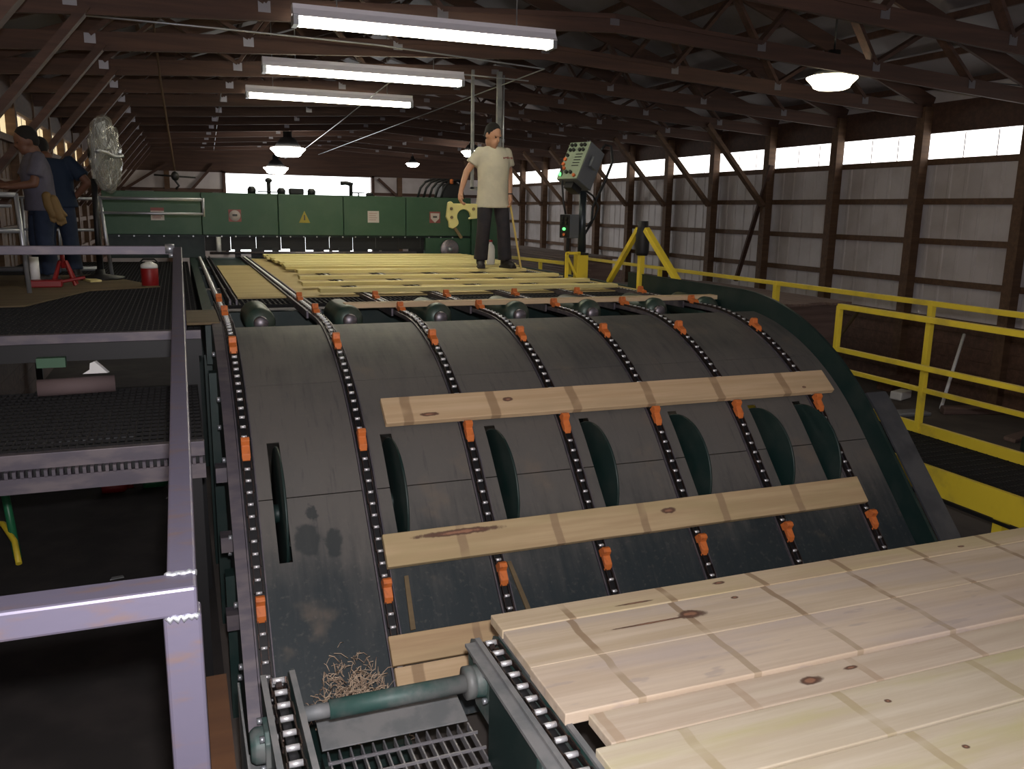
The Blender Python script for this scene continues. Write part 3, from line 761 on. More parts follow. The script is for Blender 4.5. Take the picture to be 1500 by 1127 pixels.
for k in range(4):
    a0 = PI / 2 * k + .3; b = MB(); vs = []
    for i in range(5):
        r = .06 + .28 * i / 4
        for sgn, dd in ((-1, -.02), (1, .02)):
            aa = a0 + sgn * .28; vs += [fp(r * math.cos(aa), dd - .002, r * math.sin(aa)), fp(r * math.cos(aa), dd + .002, r * math.sin(aa))]
    fs = []
    for i in range(4):
        q = i * 4; fs += [(q, q + 2, q + 6, q + 4), (q + 1, q + 5, q + 7, q + 3), (q, q + 4, q + 5, q + 1), (q + 2, q + 3, q + 7, q + 6)]
    fs += [(0, 1, 3, 2), (16, 18, 19, 17)]
    b.add(vs, fs); b.build('fan_blade', m_galv, fa)
MB().tube([fp(0, -.05, 0), fp(0, .16, 0)], .06, 14).build('motor', m_black, fa)
MB().cyl((-.80, 10., -.76), (-.79, 10., .25), .030, n=12).build('pole', m_black, fa)
MB().cyl((-.79, 10., .05), (-.785, 10., .42), .018, n=12).tube([(-.785, 10., .42), fp(0, .14, 0)], .018).build('inner_pole', m_galv, fa)
MB().lathe([(0, 0), (.24, 0), (.24, .02), (.05, .05), (.045, .1), (0, .1)], (-.80, 10., -.786), 24).build('base', m_black, fa)
# galvanised pipe railings on the left platform
def pipe_rail(label, segs, loc, mt=None):
    t = thing('pipe_railing', loc, label, 'railing')
    for nm, p, q, r in segs: MB().cyl(p, q, r, n=10).build(nm, mt or m_galv, t)
    return t
pipe_rail('galvanised two-bar pipe railing ending in front of the green planer', [
    ('top_rail', (-.80, 10.5, .06), (.28, 10.5, .06), .019), ('mid_rail', (-.80, 10.5, -.10), (.28, 10.5, -.10), .016),
    ('end_post', (.28, 10.5, .079), (.28, 10.5, -.13), .016), ('rail_post', (-.79, 10.5, .08), (-.72, 10.5, -.80), .02)], (-.3, 10.5, -.8))
pipe_rail('galvanised pipe railing behind the fan pole and the man in blue', [
    ('top_rail', (-1.9, 10.9, .05), (-.84, 10.9, .05), .017), ('mid_rail', (-1.9, 10.9, -.30), (-.86, 10.9, -.30), .017), ('bottom_rail', (-1.9, 10.9, -.74), (-.84, 10.9, -.74), .03),
    ('rail_post', (-.85, 10.9, .05), (-.85, 10.9, -.80), .018), ('baluster', (-1.10, 10.9, .05), (-1.10, 10.9, -.74), .014), ('baluster', (-1.26, 10.9, .05), (-1.26, 10.9, -.74), .014), ('baluster', (-1.6, 10.9, .05), (-1.6, 10.9, -.74), .014)], (-1.4, 10.9, -.8))
pipe_rail('pale end railing with four bars at the far left edge of the picture', [
    ('rail_post', (-1.29, 8.5, .07), (-1.255, 8.5, -.80), .020), ('top_rail', (-1.95, 8.5, .06), (-1.29, 8.5, .06), .022), ('bar', (-1.95, 8.5, -.035), (-1.33, 8.5, -.035), .014),
    ('bar', (-1.95, 8.5, -.25), (-1.28, 8.5, -.245), .022), ('bar', (-1.95, 8.5, -.41), (-1.28, 8.5, -.40), .022)], (-1.6, 8.5, -.8))
# odds and ends on the left
def jack(x, y, label):
    t = thing('jack_stand', (x, y, -.786), label, 'jack stand')
    b = MB()
    for (dx, dy) in ((-.1, -.1), (.1, -.1), (.1, .1), (-.1, .1)): b.bar((x + dx, y + dy, -.783), (x + dx * .25, y + dy * .25, -.55), .02, .02)
    b.build('legs', m_red, t); MB().cyl((x, y, -.62), (x, y, -.47), .02, n=10).build('ratchet_post', m_red, t)
    MB().prism([(x - .05, y - .02, -.47), (x + .05, y - .02, -.47), (x + .06, y - .02, -.44), (x, y - .02, -.455), (x - .06, y - .02, -.44)], (0, .04, 0)).build('saddle', m_red, t)
jack(-1.06, 9.25, 'red jack stand on the plywood right of the white pipe')
fj = MB().box(-1.34, -1.06, 9.02, 9.16, -.786, -.72); fj.bar((-1.08, 9.09, -.74), (-.86, 9.09, -.70), .03, .03)
tag(fj.build('floor_jack', m_red, bevel=.01), 'low red jack lying on the plywood by the men', 'jack')
wp = MB().lathe([(.030, 0), (.042, 0), (.042, .27), (.030, .27), (.030, 0)], (-1.31, 9.28, -.786), 20)
tag(wp.build('plastic_pipe', m_white), 'short white pipe standing at the feet of the man in grey', 'pipe')
sc_ = MB().prism([(-.98, 9.9, -.786), (-.86, 9.55, -.786), (-.76, 9.6, -.786), (-.9, 9.95, -.786)], (0, 0, .02))
tag(sc_.build('board_offcut', m_pine), 'pale board offcut on the plywood near the fan base', 'offcut')
def bottle(x, y, z, col, cap, label, name):
    t = thing(name, (x, y, z), label, 'bottle'); ax = Vector((.9, .43, 0))
    MB().lathe([(0, 0), (.05, .0), (.055, .01), (.055, .18), (.03, .22), (.0, .22)], (x, y, z + .055), 18, 'x').build('body', col, t)
    MB().lathe([(0, .22), (.026, .22), (.026, .27), (0, .27)], (x, y, z + .055), 14, 'x').build('cap', cap, t)
m_gplast = M('green_plastic', (.02, .16, .07), .4)
bottle(-.80, 8.35, -2.65, m_red, m_red, 'red bottle lying on the dark floor under the left steps', 'plastic_bottle')
bottle(-.45, 8.40, -2.65, m_gplast, m_black, 'green bottle lying on the dark floor beside the red bottle', 'plastic_bottle')
hs = MB().tube([(-1.62, 7.2, -2.62), (-1.5, 7.25, -2.45), (-1.38, 7.1, -2.42), (-1.28, 6.9, -2.5), (-1.24, 6.75, -2.62)], .022, 8)
tag(hs.build('yellow_hose', m_yellow), 'curl of yellow hose on the dark floor at the lower left', 'hose')
tag(MB().cyl((-1.28, 6.95, -2.65), (-1.36, 7.1, -2.0), .03, n=10).build('green_stake', m_gplast), 'green stake beside the yellow hose at the lower left', 'stake')
rr = random.Random(11)
for i, (x, y, w, l, lab) in enumerate(((-.60, 6.28, .05, .09, 'small grey paper scrap on the dark floor left of the steel rail'), (-.78, 6.0, .03, .10, 'thin pale wood chip on the dark floor beside the steel rail'), (-.25, 8.0, .04, .10, 'pale chip on the dark floor near the green bottle'))):
    o = MB().prism([(x, y, -2.649), (x + l, y + .02, -2.649), (x + l * .9, y + w, -2.649), (x + .01, y + w * .8, -2.649)], (0, 0, .012)).build('floor_scrap', m_dusty if i != 1 else m_pine); tag(o, lab, 'scrap')
# ================================================================== the green planer
pn = thing('green_planer', (1.9, 14.1, -2.65), 'long green planer housing across the end of the upper deck', 'machine')
xs = [-.99, .33, 1.43, 2.42, 3.42, 4.52]
for i in range(5):
    MB().box(xs[i] + .004, xs[i + 1] - .004, 13.5, 14.6, -.43, .185).build('hood_panel', m_green, pn, bevel=.008)
MB().box(-.99, 4.52, 13.56, 14.55, -.46, -.43).build('lower_flange', m_dgreen, pn)
bl = MB()
for k in range(26): bl.cyl((-.8 + .2 * k, 13.505, -.452), (-.8 + .2 * k, 13.49, -.452), .012, n=6)
bl.build('flange_bolts', m_galv, pn)
for i in range(11):
    x = .36 + .37 * i; MB().box(x, x + .366, 13.62, 13.63, (-.672, -.655, -.668, -.645, -.66)[i % 5], -.44).build('rubber_flap', m_rubber, pn)
MB().box(-.99, .36, 13.7, 14.5, -.78, -.46).build('dark_recess', m_dgreen, pn)
MB().box(.2, 4.36, 13.0, 13.5, -.80, -.765).build('infeed_table', m_dgreen, pn)
MB().cyl((.42, 13.55, -.70), (3.6, 13.55, -.70), .022, n=12).build('feed_roller', m_steel, pn)
rr = random.Random(21); x = .78
while x < 3.6:
    w_ = rr.uniform(.05, .28); MB().box(x, x + w_, 13.60, 13.62, -.80, -.63).build('guide_shoe', m_black, pn); x += w_ + rr.uniform(.04, .20)
MB().cyl((.55, 13.52, -.46), (.55, 13.52, -.68), .035, n=12).build('piston_rod', m_white, pn)
MB().box(4.52, 5.05, 13.45, 14.6, -.80, .10).build('end_housing', m_green, pn, bevel=.01)
MB().box(3.75, 4.52, 13.52, 14.5, -.80, -.46).build('end_housing', m_green, pn, bevel=.01)
gd = MB(); gd.lathe([(.02, -.01), (.15, -.01), (.16, 0), (.15, .01), (.02, .01)], (4.14, 13.46, -.64), 28, 'y'); gd.build('round_guard', m_steel, pn)
MB().lathe([(0, -.03), (.04, -.03), (.04, .02), (0, .02)], (4.14, 13.45, -.64), 14, 'y').build('guard_hub', m_galv, pn)
for (x, h) in ((1.08, .11), (1.52, .10), (1.98, .10), (2.9, .06)):
    MB().lathe([(0, 0), (.06, 0), (.065, h * .6), (.035, h), (0, h)], (x, 13.8, .185), 14).build('lift_knob', m_black, pn)
MB().box(1.64, 1.86, 13.75, 13.9, .185, .28).build('vent_cap', m_black, pn, bevel=.02)
MB().cyl((1.335, 13.8, .18), (1.335, 13.8, .37), .03, n=10).ell((1.335, 13.8, .39), (.055, .045, .04)).build('crank_post', m_black, pn)
MB().cyl((2.60, 13.8, .18), (2.60, 13.8, .37), .03, n=10).tube([(2.63, 13.8, .36), (2.52, 13.8, .385), (2.44, 13.8, .375)], .032).build('crank_post', m_black, pn)
hw = MB(); hw.tube([(2.72 + .1 * math.cos(a), 13.8 + .1 * math.sin(a), .235) for a in srange(0, 2 * PI, .4)], .008, 6, False).cyl((2.72, 13.8, .18), (2.72, 13.8, .235), .012, n=8).bar((2.62, 13.8, .235), (2.82, 13.8, .235), .01, .01)
hw.build('hand_wheel', m_black, pn)
hw = MB(); hw.tube([(1.32 + .15 * math.cos(a), 13.8 + .15 * math.sin(a), .22) for a in srange(0, 2 * PI, .4)], .008, 6, False).bar((1.17, 13.8, .22), (1.47, 13.8, .22), .01, .01)
hw.build('hand_wheel', m_black, pn)
MB().box(-.3, .5, 13.55, 13.7, .185, .225).build('cable_tray', m_timber, pn)
for k in range(5):
    x = 3.72 + .10 * k
    MB().tube([(x, 13.9, .18), (x + .05, 13.9, .34), (x + .14, 13.92, .44), (x + .28, 13.95, .49), (x + .46, 14.0, .47), (4.55, 14.1, .36), (4.62, 14.15, .1)], .020, 8).build('hydraulic_hose', m_rubber, pn)
MB().box(4.15, 4.52, 13.9, 14.4, .185, .42).build('valve_block', m_black, pn, bevel=.02)
MB().lathe([(0, 0), (.03, 0), (.03, .07), (0, .08)], (4.30, 13.88, .42), 12).build('valve_cap', m_orange, pn)
m_sgw = M('sign_white', (.48, .43, .42), .5); m_sgr = M('sign_red', (.22, .055, .05), .5); m_sgy = M('sign_yellow', (.30, .24, .02), .5); m_sgk = M('sign_ink', (.05, .05, .05), .6)
def sign(x, z, kind, label):
    y = 13.5; t = thing('safety_sign', (x, y, z), label, 'sign')
    if kind == 'tri':
        MB().prism([(x - .085, y - .001, z - .09), (x + .085, y - .001, z - .09), (x, y - .001, z + .09)], (0, -.004, 0)).build('sign_plate', m_sgy, t)
        MB().prism([(x - .012, y - .005, z - .05), (x + .012, y - .005, z - .05), (x + .008, y - .005, z + .03), (x - .008, y - .005, z + .03)], (0, -.002, 0)).build('symbol', m_sgk, t)
        return
    MB().box(x - .09, x + .09, y - .005, y - .001, z - .09, z + .09).build('sign_plate', m_sgw if kind in ('white', 'red_head') else m_sgr, t)
    if kind == 'red_head':
        MB().box(x - .09, x + .09, y - .008, y - .005, z + .045, z + .09).build('heading_band', m_sgr, t)
        for k in range(4): MB().box(x - .07, x + .065 - .02 * (k % 2), y - .007, y - .005, z + .02 - .027 * k, z + .029 - .027 * k).build('text_line', m_sgr, t)
    if kind == 'white':
        for k in range(4): MB().box(x - .07, x + .06 - .02 * (k % 2), y - .007, y - .005, z + .05 - .033 * k, z + .056 - .033 * k).build('text_line', m_sgr, t)
    if kind in ('round', 'shield'):
        d = MB()
        if kind == 'round': d.lathe([(0, 0), (.08, 0), (.08, -.003), (0, -.003)], (x, y - .005, z), 28, 'y')
        else: d.prism([(x - .075, y - .005, z + .065), (x + .075, y - .005, z + .065), (x + .07, y - .005, z - .02), (x, y - .005, z - .085), (x - .07, y - .005, z - .02)], (0, -.003, 0))
        d.build('pale_field', m_sgw, t)
        MB().box(x - .035, x + .035, y - .011, y - .008, z - .008, z + .022).build('symbol', m_sgk, t)
sign(-.27, -.135, 'red_head', 'square red-headed notice on the planer behind the pipe railing')
sign(.80, -.145, 'round', 'round white warning disc on a red square, left part of the planer')
sign(1.82, -.15, 'tri', 'yellow warning triangle on the green planer')
sign(2.89, -.135, 'white', 'plain white square notice right of the yellow triangle')
sign(3.90, -.13, 'shield', 'red sign with a pale shield, nearest the standing man')
# ================================================================== right: yellow walkway and rails
wk = thing('walkway', (5.9, 5., -2.65), 'low dark walkway with yellow edge channels right of the conveyor', 'walkway')
g = MB()
for k in range(22): x = 5.54 + .035 * k; g.box(x - .004, x + .004, 1., 9.6, -1.99, -1.955)
for k in range(86): y = 1.05 + .1 * k; g.box(5.54, 6.28, y - .005, y + .005, -1.975, -1.953)
g.build('grating', m_walk, wk)
MB().box(5.50, 5.54, 1., 9.6, -2.17, -1.95).build('edge_channel', m_yellow, wk, bevel=.004)
MB().box(5.485, 5.50, 1., 9.6, -2.20, -2.175).build('edge_trim', m_black, wk)
MB().box(6.28, 6.32, 1., 9.6, -2.08, -1.86).build('edge_channel', m_yellow, wk, bevel=.004)
for y in (1.6, 4.2, 6.8, 9.3):
    for x in (5.57, 6.25): MB().box(x - .04, x + .04, y - .04, y + .04, -2.65, -1.99).build('walkway_leg', m_yellow, wk)
def yrail(label, parts, loc):
    t = thing('yellow_railing', loc, label, 'railing')
    for nm, p, q, w in parts: MB().bar(p, q, w, w, (0, 0, 1) if abs(p[2] - q[2]) < .3 else (1, 0, 0)).build(nm, m_yellow, t, bevel=.004)
yrail('long yellow guard railing on the far side of the walkway', [
    ('top_rail', (6.29, 7.9, -.755), (6.29, 1.5, -.755), .048), ('lower_rail', (6.29, 9.5, -1.55), (6.29, 1.5, -1.55), .042),
    ('rail_post', (6.29, 5.70, -.755), (6.29, 5.70, -1.95), .052), ('rail_post', (6.29, 7.86, -.74), (6.29, 7.86, -1.95), .06), ('rail_post', (6.29, 3.5, -.755), (6.29, 3.5, -1.95), .052), ('rail_post', (6.29, 1.6, -.755), (6.29, 1.6, -1.95), .052)], (6.29, 4.7, -1.95))
yrail('yellow railing with a closed rectangular end, on the near side of the walkway', [
    ('top_rail', (5.6, 6.10, -.805), (5.6, 1.5, -.805), .048), ('mid_rail', (5.6, 6.10, -1.20), (5.6, 1.5, -1.20), .042),
    ('end_post', (5.6, 6.09, -.80), (5.6, 6.09, -1.21), .046), ('rail_post', (5.6, 3.7, -.80), (5.6, 3.7, -1.95), .05), ('rail_post', (5.6, 1.6, -.80), (5.6, 1.6, -1.95), .05)], (5.6, 3.8, -1.95))
yrail('yellow railing running back from the walkway along the upper deck', [
    ('top_rail', (6.29, 7.84, -.755), (6.29, 13.0, -.76), .045), ('rail_post', (6.29, 12.9, -.76), (6.29, 12.9, -2.65), .05), ('rail_post', (6.29, 10.4, -.76), (6.29, 10.4, -2.65), .05)], (6.29, 10.5, -2.65))
yrail('low yellow railing at the far right corner of the upper deck, behind the standing man', [
    ('top_rail', (5.4, 15.0, -.82), (5.4, 11.5, -.76), .05), ('rail_post', (5.4, 14.9, -.82), (5.4, 14.9, -2.65), .055), ('rail_post', (5.4, 12.6, -.78), (5.4, 12.6, -2.65), .05), ('rail_post', (5.4, 11.5, -.76), (5.4, 11.5, -2.65), .05)], (5.4, 13., -2.65))
# yellow tripod-like stand by the deck edge
af = thing('yellow_stand', (4.38, 7.5, -.755), 'yellow A shaped stand with a black wrapped post at the deck edge', 'stand')
MB().bar((4.40, 8.34, -.755), (4.325, 7.60, -.16), .05, .05, (1, 0, 0)).build('leg', m_yellow, af, bevel=.004)
MB().bar((4.40, 6.78, -.755), (4.325, 7.45, -.16), .055, .055, (1, 0, 0)).build('leg', m_yellow, af, bevel=.004)
MB().bar((4.33, 7.53, -.755), (4.33, 7.53, -.14), .055, .055, (1, 0, 0)).build('centre_post', m_yellow, af, bevel=.004)
MB().lathe([(0, 0), (.055, 0), (.068, .03), (.070, .20), (.055, .27), (.05, .34), (0, .34)], (4.33, 7.52, -.42), 16).build('black_wrap', m_rubber, af)
MB().box(4.30, 4.36, 7.49, 7.57, -.17, -.15).build('top_plate', m_yellow, af)
# operator's control station
cs = thing('control_station', (4.25, 8.75, -.755), 'control pedestal with a tilted grey button box on a dark post', 'control panel')
MB().box(4.19, 4.31, 8.68, 8.82, -.755, -.47).build('yellow_base', m_yellow, cs, bevel=.005)
MB().cyl((4.25, 8.75, -.47), (4.25, 8.75, .24), .042, n=14).build('post', M('dark_blue_grey_post', (.035, .045, .05), .35, .4), cs)
MB().box(4.19, 4.31, 8.68, 8.82, -.48, -.455).build('post_flange', m_black, cs)
CBC = Vector((4.18, 8.72, .50)); 
cr = Matrix.Rotation(math.radians(-68), 3, 'Z') @ Matrix.Rotation(math.radians(-28), 3, 'X')
def cbx(mb, x0, x1, y0, y1, z0, z1):
    o = len(mb.v); mb.box(x0, x1, y0, y1, z0, z1)
    for i in range(o, len(mb.v)): mb.v[i] = CBC + cr @ mb.v[i]
    return mb
def cpt(x, y, z): return CBC + cr @ Vector((x, y, z))
cbx(MB(), -.155, .155, -.10, .15, -.23, .23).build('enclosure', m_grey, cs, bevel=.008)
cbx(MB(), -.15, .15, -.112, -.10, -.225, .225).build('front_panel', M('pale_green_panel', (.22, .27, .19), .5), cs)
m_bk = M('black_button', (.012, .014, .012), .4); m_or = M('orange_button', (.55, .12, .03), .4); m_gl = EM('lit_green_button', (.15, 1., .25), 1.6)
for i, (u, w, mt) in enumerate([(a, b, m_bk) for a in (-.10, -.05, .04, .09) for b in (.185, .125)] + [(-.11, .06, m_bk), (-.12, .01, m_or), (-.12, -.05, m_or), (-.09, -.10, m_or), (-.11, -.175, m_gl), (-.03, -.15, m_bk), (.03, -.15, m_bk), (.10, -.19, m_or)]):
    MB().cyl(cpt(u, -.112, w), cpt(u, -.135, w), .019, n=12).build('push_button', mt, cs)
lb = MB()
for k in range(5): cbx(lb, .0, .10, -.115, -.112, .07 - .035 * k, .08 - .035 * k)
lb.build('legend_lines', m_bk, cs)
cbx(MB(), -.06, .06, -.05, .10, -.30, -.23).build('tilt_bracket', m_black, cs)
MB().tube([cpt(.1, .1, .20), cpt(.12, .14, .34), cpt(.15, .2, .36), cpt(.2, .26, .2), cpt(.2, .26, -.05), (4.45, 8.9, .05), (4.42, 8.85, -.12), (4.30, 8.78, -.25), (4.29, 8.75, -.45)], .016, 8).build('flex_conduit', m_black, cs)
MB().tube([cpt(.06, .1, -.22), (4.40, 8.8, .18), (4.50, 8.85, .05), (4.42, 8.8, -.08), (4.31, 8.76, -.16)], .012, 8).build('flex_conduit', m_black, cs)
cbx(MB(), .155, .19, -.02, .08, -.02, .10).build('junction_box', m_grey, cs)
cs2 = thing('button_box', (4.03, 8.70, -.755), 'smaller grey button box with a green light, left of the control post', 'control panel')
CBC = Vector((4.06, 8.70, -.16)); cr = Matrix.Rotation(math.radians(-66), 3, 'Z')
cbx(MB(), -.075, .075, -.06, .09, -.13, .13).build('enclosure', m_grey, cs2, bevel=.006)
cbx(MB(), -.07, .07, -.068, -.06, -.125, .125).build('front_panel', m_black, cs2)
for (u, w, mt) in ((-.03, .09, m_bk), (.03, .09, m_bk), (-.03, .04, m_bk), (.03, .04, m_bk), (0, -.03, m_gl), (0, -.09, m_or)):
    MB().cyl(cpt(u, -.068, w), cpt(u, -.085, w), .016, n=12).build('push_button', mt, cs2)
MB().bar((4.06, 8.70, -.29), (4.04, 8.72, -.755), .03, .03, (1, 0, 0)).build('stem', m_black, cs2)
MB().tube([(4.02, 8.70, -.03), (4.0, 8.72, .08), (3.98, 8.73, .3), (3.97, 8.75, .5)], .012, 8).build('cable', m_rubber, cs2)
yb = MB().bar((3.98, 8.55, -.755), (3.98, 8.55, -.45), .03, .03, (1, 0, 0)).bar((3.97, 8.55, -.45), (4.14, 8.55, -.45), .03, .03).bar((4.12, 8.55, -.45), (4.12, 8.55, -.755), .03, .03, (1, 0, 0)).bar((3.99, 8.55, -.5), (4.12, 8.55, -.74), .025, .025, (0, 1, 0))
tag(yb.build('tube_stand', m_yellow), 'small yellow tube stand below the button box', 'frame')
# lumber piles beyond the deck
rr = random.Random(5)
def pile(x0, y0, y1, z0, layers, ncol, bw, lab):
    for L_ in range(layers):
        zt = z0 - .045 * L_
        for c in range(ncol if L_ == 0 else 1):
            xa = x0 + bw * c + rr.uniform(-.015, .015); ya = y0 + rr.uniform(-.15, .1)
            o = MB().box(-(y1 - ya) / 2, (y1 - ya) / 2, -bw / 2 + .004, bw / 2 - .004, -.019, .019).build('stacked_board', m_pile, org=(0, 0, 0))
            o.location = (xa + bw / 2, (ya + y1) / 2, zt - .019 + H); o.rotation_euler = (0, 0, PI / 2)
            tag(o, lab, 'board', lab.split(' in ')[1])
pile(6.75, 13.9, 18.6, -.80, 12, 4, .19, 'brown weathered board in the high stack behind the deck')
pile(6.70, 9.7, 13.4, -1.22, 10, 12, .20, 'brown weathered board in the low stack right of the deck')
tag(MB().box(6.96, 7.50, 14.1, 18.5, -2.65, -.84).box(6.76, 6.955, 14.0, 18.5, -2.65, -1.335).build('lumber_bundle', m_pile), 'dark lumber bundle inside the high stack behind the deck', 'bundle')
tag(MB().box(6.92, 9.08, 9.9, 13.3, -2.65, -1.26).box(6.71, 6.915, 9.8, 13.3, -2.65, -1.665).build('lumber_bundle', m_pile), 'dark lumber bundle inside the low stack right of the deck', 'bundle')
# junk along the right wall
tag(MB().cyl((9.88, 8.60, -2.63), (10.74, 9.10, -1.68), .024, n=10).build('white_pole', M('white_pole_paint', (.92, .94, .96), .35)), 'white pole leaning on the dark plank wall behind the yellow railing', 'pole')
tag(MB().cyl((9.72, 11.1, -2.6), (10.75, 11.2, -1.52), .03, n=10).build('brown_pole', m_plydk), 'brown stick leaning on the plank wall left of the white pole', 'pole')
for i, (x, y, l, w, h, rz, mt, lab) in enumerate((
    (9.9, 9.35, .35, .2, .12, .3, m_white, 'white crumpled sack on the floor beyond the railing'), (9.2, 8.5, .5, .28, .05, -.2, m_galv, 'pale blue-grey sheet on the floor beyond the railing'),
    (8.4, 7.9, .8, .16, .06, .8, m_dusty, 'grey offcut on the dirt floor behind the walkway'), (9.9, 7.2, 1.4, .18, .05, .25, m_pile, 'brown plank lying by the right wall'),
    (9.3, 6.6, .6, .3, .18, .1, m_dgreen, 'dark green crate on the floor near the right edge'), (10.1, 8.3, .9, .2, .1, -.3, m_pile, 'short brown plank by the wall beneath the white pole'),
    (10.3, 9.9, .5, .3, .2, .2, m_wains, 'dark block of timber on the floor against the plank wall'))):
    b = MB().prism([(-l / 2, -w / 2, 0), (l / 2, -w / 2 * .8, 0), (l / 2 * .95, w / 2, 0), (-l / 2 * .9, w / 2 * .9, 0)], (0.01, 0, h))
    o = b.build('floor_clutter', mt, org=(0, 0, 0), bevel=min(.02, h * .3)); o.location = (x, y, -2.65 + H); o.rotation_euler = (0, 0, rz); tag(o, lab, 'clutter')
# a white jug behind the man's boots
jg = thing('white_jug', (3.742, 10.37, -.69), 'white plastic jug standing on the boards behind the man', 'jug')
MB().lathe([(0, 0), (.05, 0), (.055, .02), (.055, .19), (.045, .24), (.02, .27), (.02, .29), (0, .29)], (3.742, 10.37, -.69), 20).build('body', m_white, jg)
MB().lathe([(0, .29), (.024, .29), (.024, .315), (0, .315)], (3.742, 10.37, -.69), 14).build('cap', m_red, jg)
# ================================================================== people
def person(loc, rz, P, mats, label):
    t = thing('person', loc, label, 'person')
    sk, hair, shirt, trous, boot = mats
    sc = P.get('tall', 1.); V = lambda p: Vector(loc) + Matrix.Rotation(rz, 3, 'Z') @ (Vector(p) * sc)
    hc = Vector(P['head']); tilt = Matrix.Rotation(P.get('turn', 0), 3, 'Z') @ Matrix.Rotation(P.get('nod', 0), 3, 'X')
    Z = Matrix.Rotation(rz, 3, 'Z')
    HS = 1.1; hp = lambda x, y, z: V(hc + tilt @ Vector((x * HS, y * HS, z * HS)))
    HR = Z @ tilt
    b = MB()
    b.ell(hp(0, .01, .02), (.082, .104, .110), 18, 12, HR); b.ell(hp(0, -.03, -.055), (.061, .069, .073), 16, 10, HR)     # skull, jaw
    b.tube([hp(0, -.082, .015), hp(0, -.112, -.022)], [.010, .016], 8); b.ell(hp(0, -.100, -.026), (.017, .016, .012), 10, 6, HR)   # nose
    b.tube([hp(-.045, -.075, .030), hp(0, -.088, .032), hp(.045, -.075, .030)], .010, 6)                                  # brow
    b.ell(hp(0, -.083, -.060), (.022, .012, .008), 10, 6, HR); b.ell(hp(0, -.078, -.098), (.022, .018, .018), 10, 6, HR)    # lips, chin
    for sg in (-1, 1): b.ell(hp(sg * .076, .012, -.005), (.012, .024, .035), 10, 7, HR)
    nb = V(P['neck']); b.limb([hp(0, .025, -.07), nb], [.060, .066])
    ch, pv = P['chest'], P['pelvis']
    b.loft([((*V((pv[0], pv[1], pv[2] - .10)),), .13, .10), ((*V(pv),), .145, .10), ((*V((*(Vector(pv) * .5 + Vector(ch) * .5),)),), .135, .095), ((*V(ch),), .16, .105), ((*V((ch[0], ch[1], ch[2] + .12)),), .13, .08), ((*nb,), .06, .055)], 16, rz)
    for S in ('l', 'r'):
        sh_, el, wr, hd = [V(P[k + S]) for k in ('sh', 'el', 'wr', 'hand')]
        b.limb([sh_, el], [.052, .040]); b.limb([el, (el + wr) / 2 + (el - wr).cross(Vector((0, 0, 1))) * 0, wr], [.040, .037, .027])
        d = (hd - wr).normalized(); pm = wr + d * .05
        side = Z @ Vector((1 if S == 'r' else -1, 0, 0)); side = (side - d * side.dot(d)).normalized(); nrm = d.cross(side)
        across = Z @ Vector((0, -1, 0)); across = (across - d * across.dot(d)).normalized()
        b.limb([wr, pm, wr + d * .09], [.026, .033, .032])
        for q, (o, l) in enumerate(((.030, .065), (.011, .078), (-.009, .072), (-.028, .055))):
            k0 = wr + d * .095 + across * o; inw = -side
            b.limb([k0, k0 + d * l * .5 + inw * .008, k0 + d * l * .8 + inw * .032, k0 + d * l * .75 + inw * .055], [.0105, .010, .0095, .009], 8)
        k0 = wr + d * .04 + across * .028
        b.limb([k0, k0 + across * .028 + d * .030, k0 + across * .030 + d * .065 - side * .015], [.012, .011, .010], 8)
        hip, kn, an = [V(P[k + S]) for k in ('hip', 'kn', 'an')]
        b.limb([hip, kn], [.082, .056]); b.limb([kn, (kn * .6 + an * .4), an], [.054, .052, .038])
    b.skin('body', sk, t, .010, 2)
    h = MB(); h.ell(hp(0, .026, .040), (.087, .104, .104), 20, 14, HR); h.ell(hp(0, .055, -.005), (.077, .068, .082), 16, 10, HR)
    for sg in (-1, 1): h.ell(hp(sg * .066, .0, .02), (.014, .022, .04), 8, 6, HR)
    h.skin('hair', hair, t, .010, 1)
    for sg in (-1, 1):
        MB().ell(hp(sg * .030, -.080, .012), (.013, .010, .007), 10, 6, HR).build('eye', m_hair, t)
    s = MB(); r = P.get('fat', 1.)
    hem = P['hem']
    def ring(z, rx, ry):
        k = min(1, max(0, (z - pv[2]) / (ch[2] - pv[2]))); return ((*V((pv[0] + (ch[0] - pv[0]) * k, pv[1] + (ch[1] - pv[1]) * k, z)),), rx * r, ry * r)
    t0 = ch[2]
    s.loft([ring(hem, .216, .146), ring(hem + .02, .213, .144), ring(hem + .16, .194, .130), ring(t0 - .20, .190, .130), ring(t0 - .03, .202, .136), ring(t0 + .07, .207, .122), ring(t0 + .135, .180, .10), ring(t0 + .172, .125, .085), ((*(nb + Vector((0, 0, .0))),), .076, .072)], 28, rz)
    for S in ('l', 'r'):
        a, e = V(P['sh' + S]), V(P['el' + S]); m_ = a.lerp(e, P.get('sleeve', .72))
        s.limb([a, a.lerp(m_, .5)], [.064, .070]); s.tube([a.lerp(m_, .5), m_], [.070, .078], 14)
    s.skin('shirt', shirt, t, .012, 3)
    q = MB()
    q.loft([((*V((pv[0], pv[1], pv[2] - .16)),), .165, .115), ((*V((pv[0], pv[1], pv[2] - .02)),), .172, .122), ((*V((pv[0], pv[1], pv[2] + .10)),), .165, .118)], 20, rz)
    for S in ('l', 'r'):
        hip, kn, an = [V(P[k + S]) for k in ('hip', 'kn', 'an')]
        q.tube([hip + Vector((0, 0, .04)), hip.lerp(kn, .5), kn, kn.lerp(an, .5), an + Vector((0, 0, .0))], [.095, .093, .082, .082, .086], 16)
        q.ell(hip, (.095, .095, .095))
    q.skin('trousers', trous, t, .012, 3)
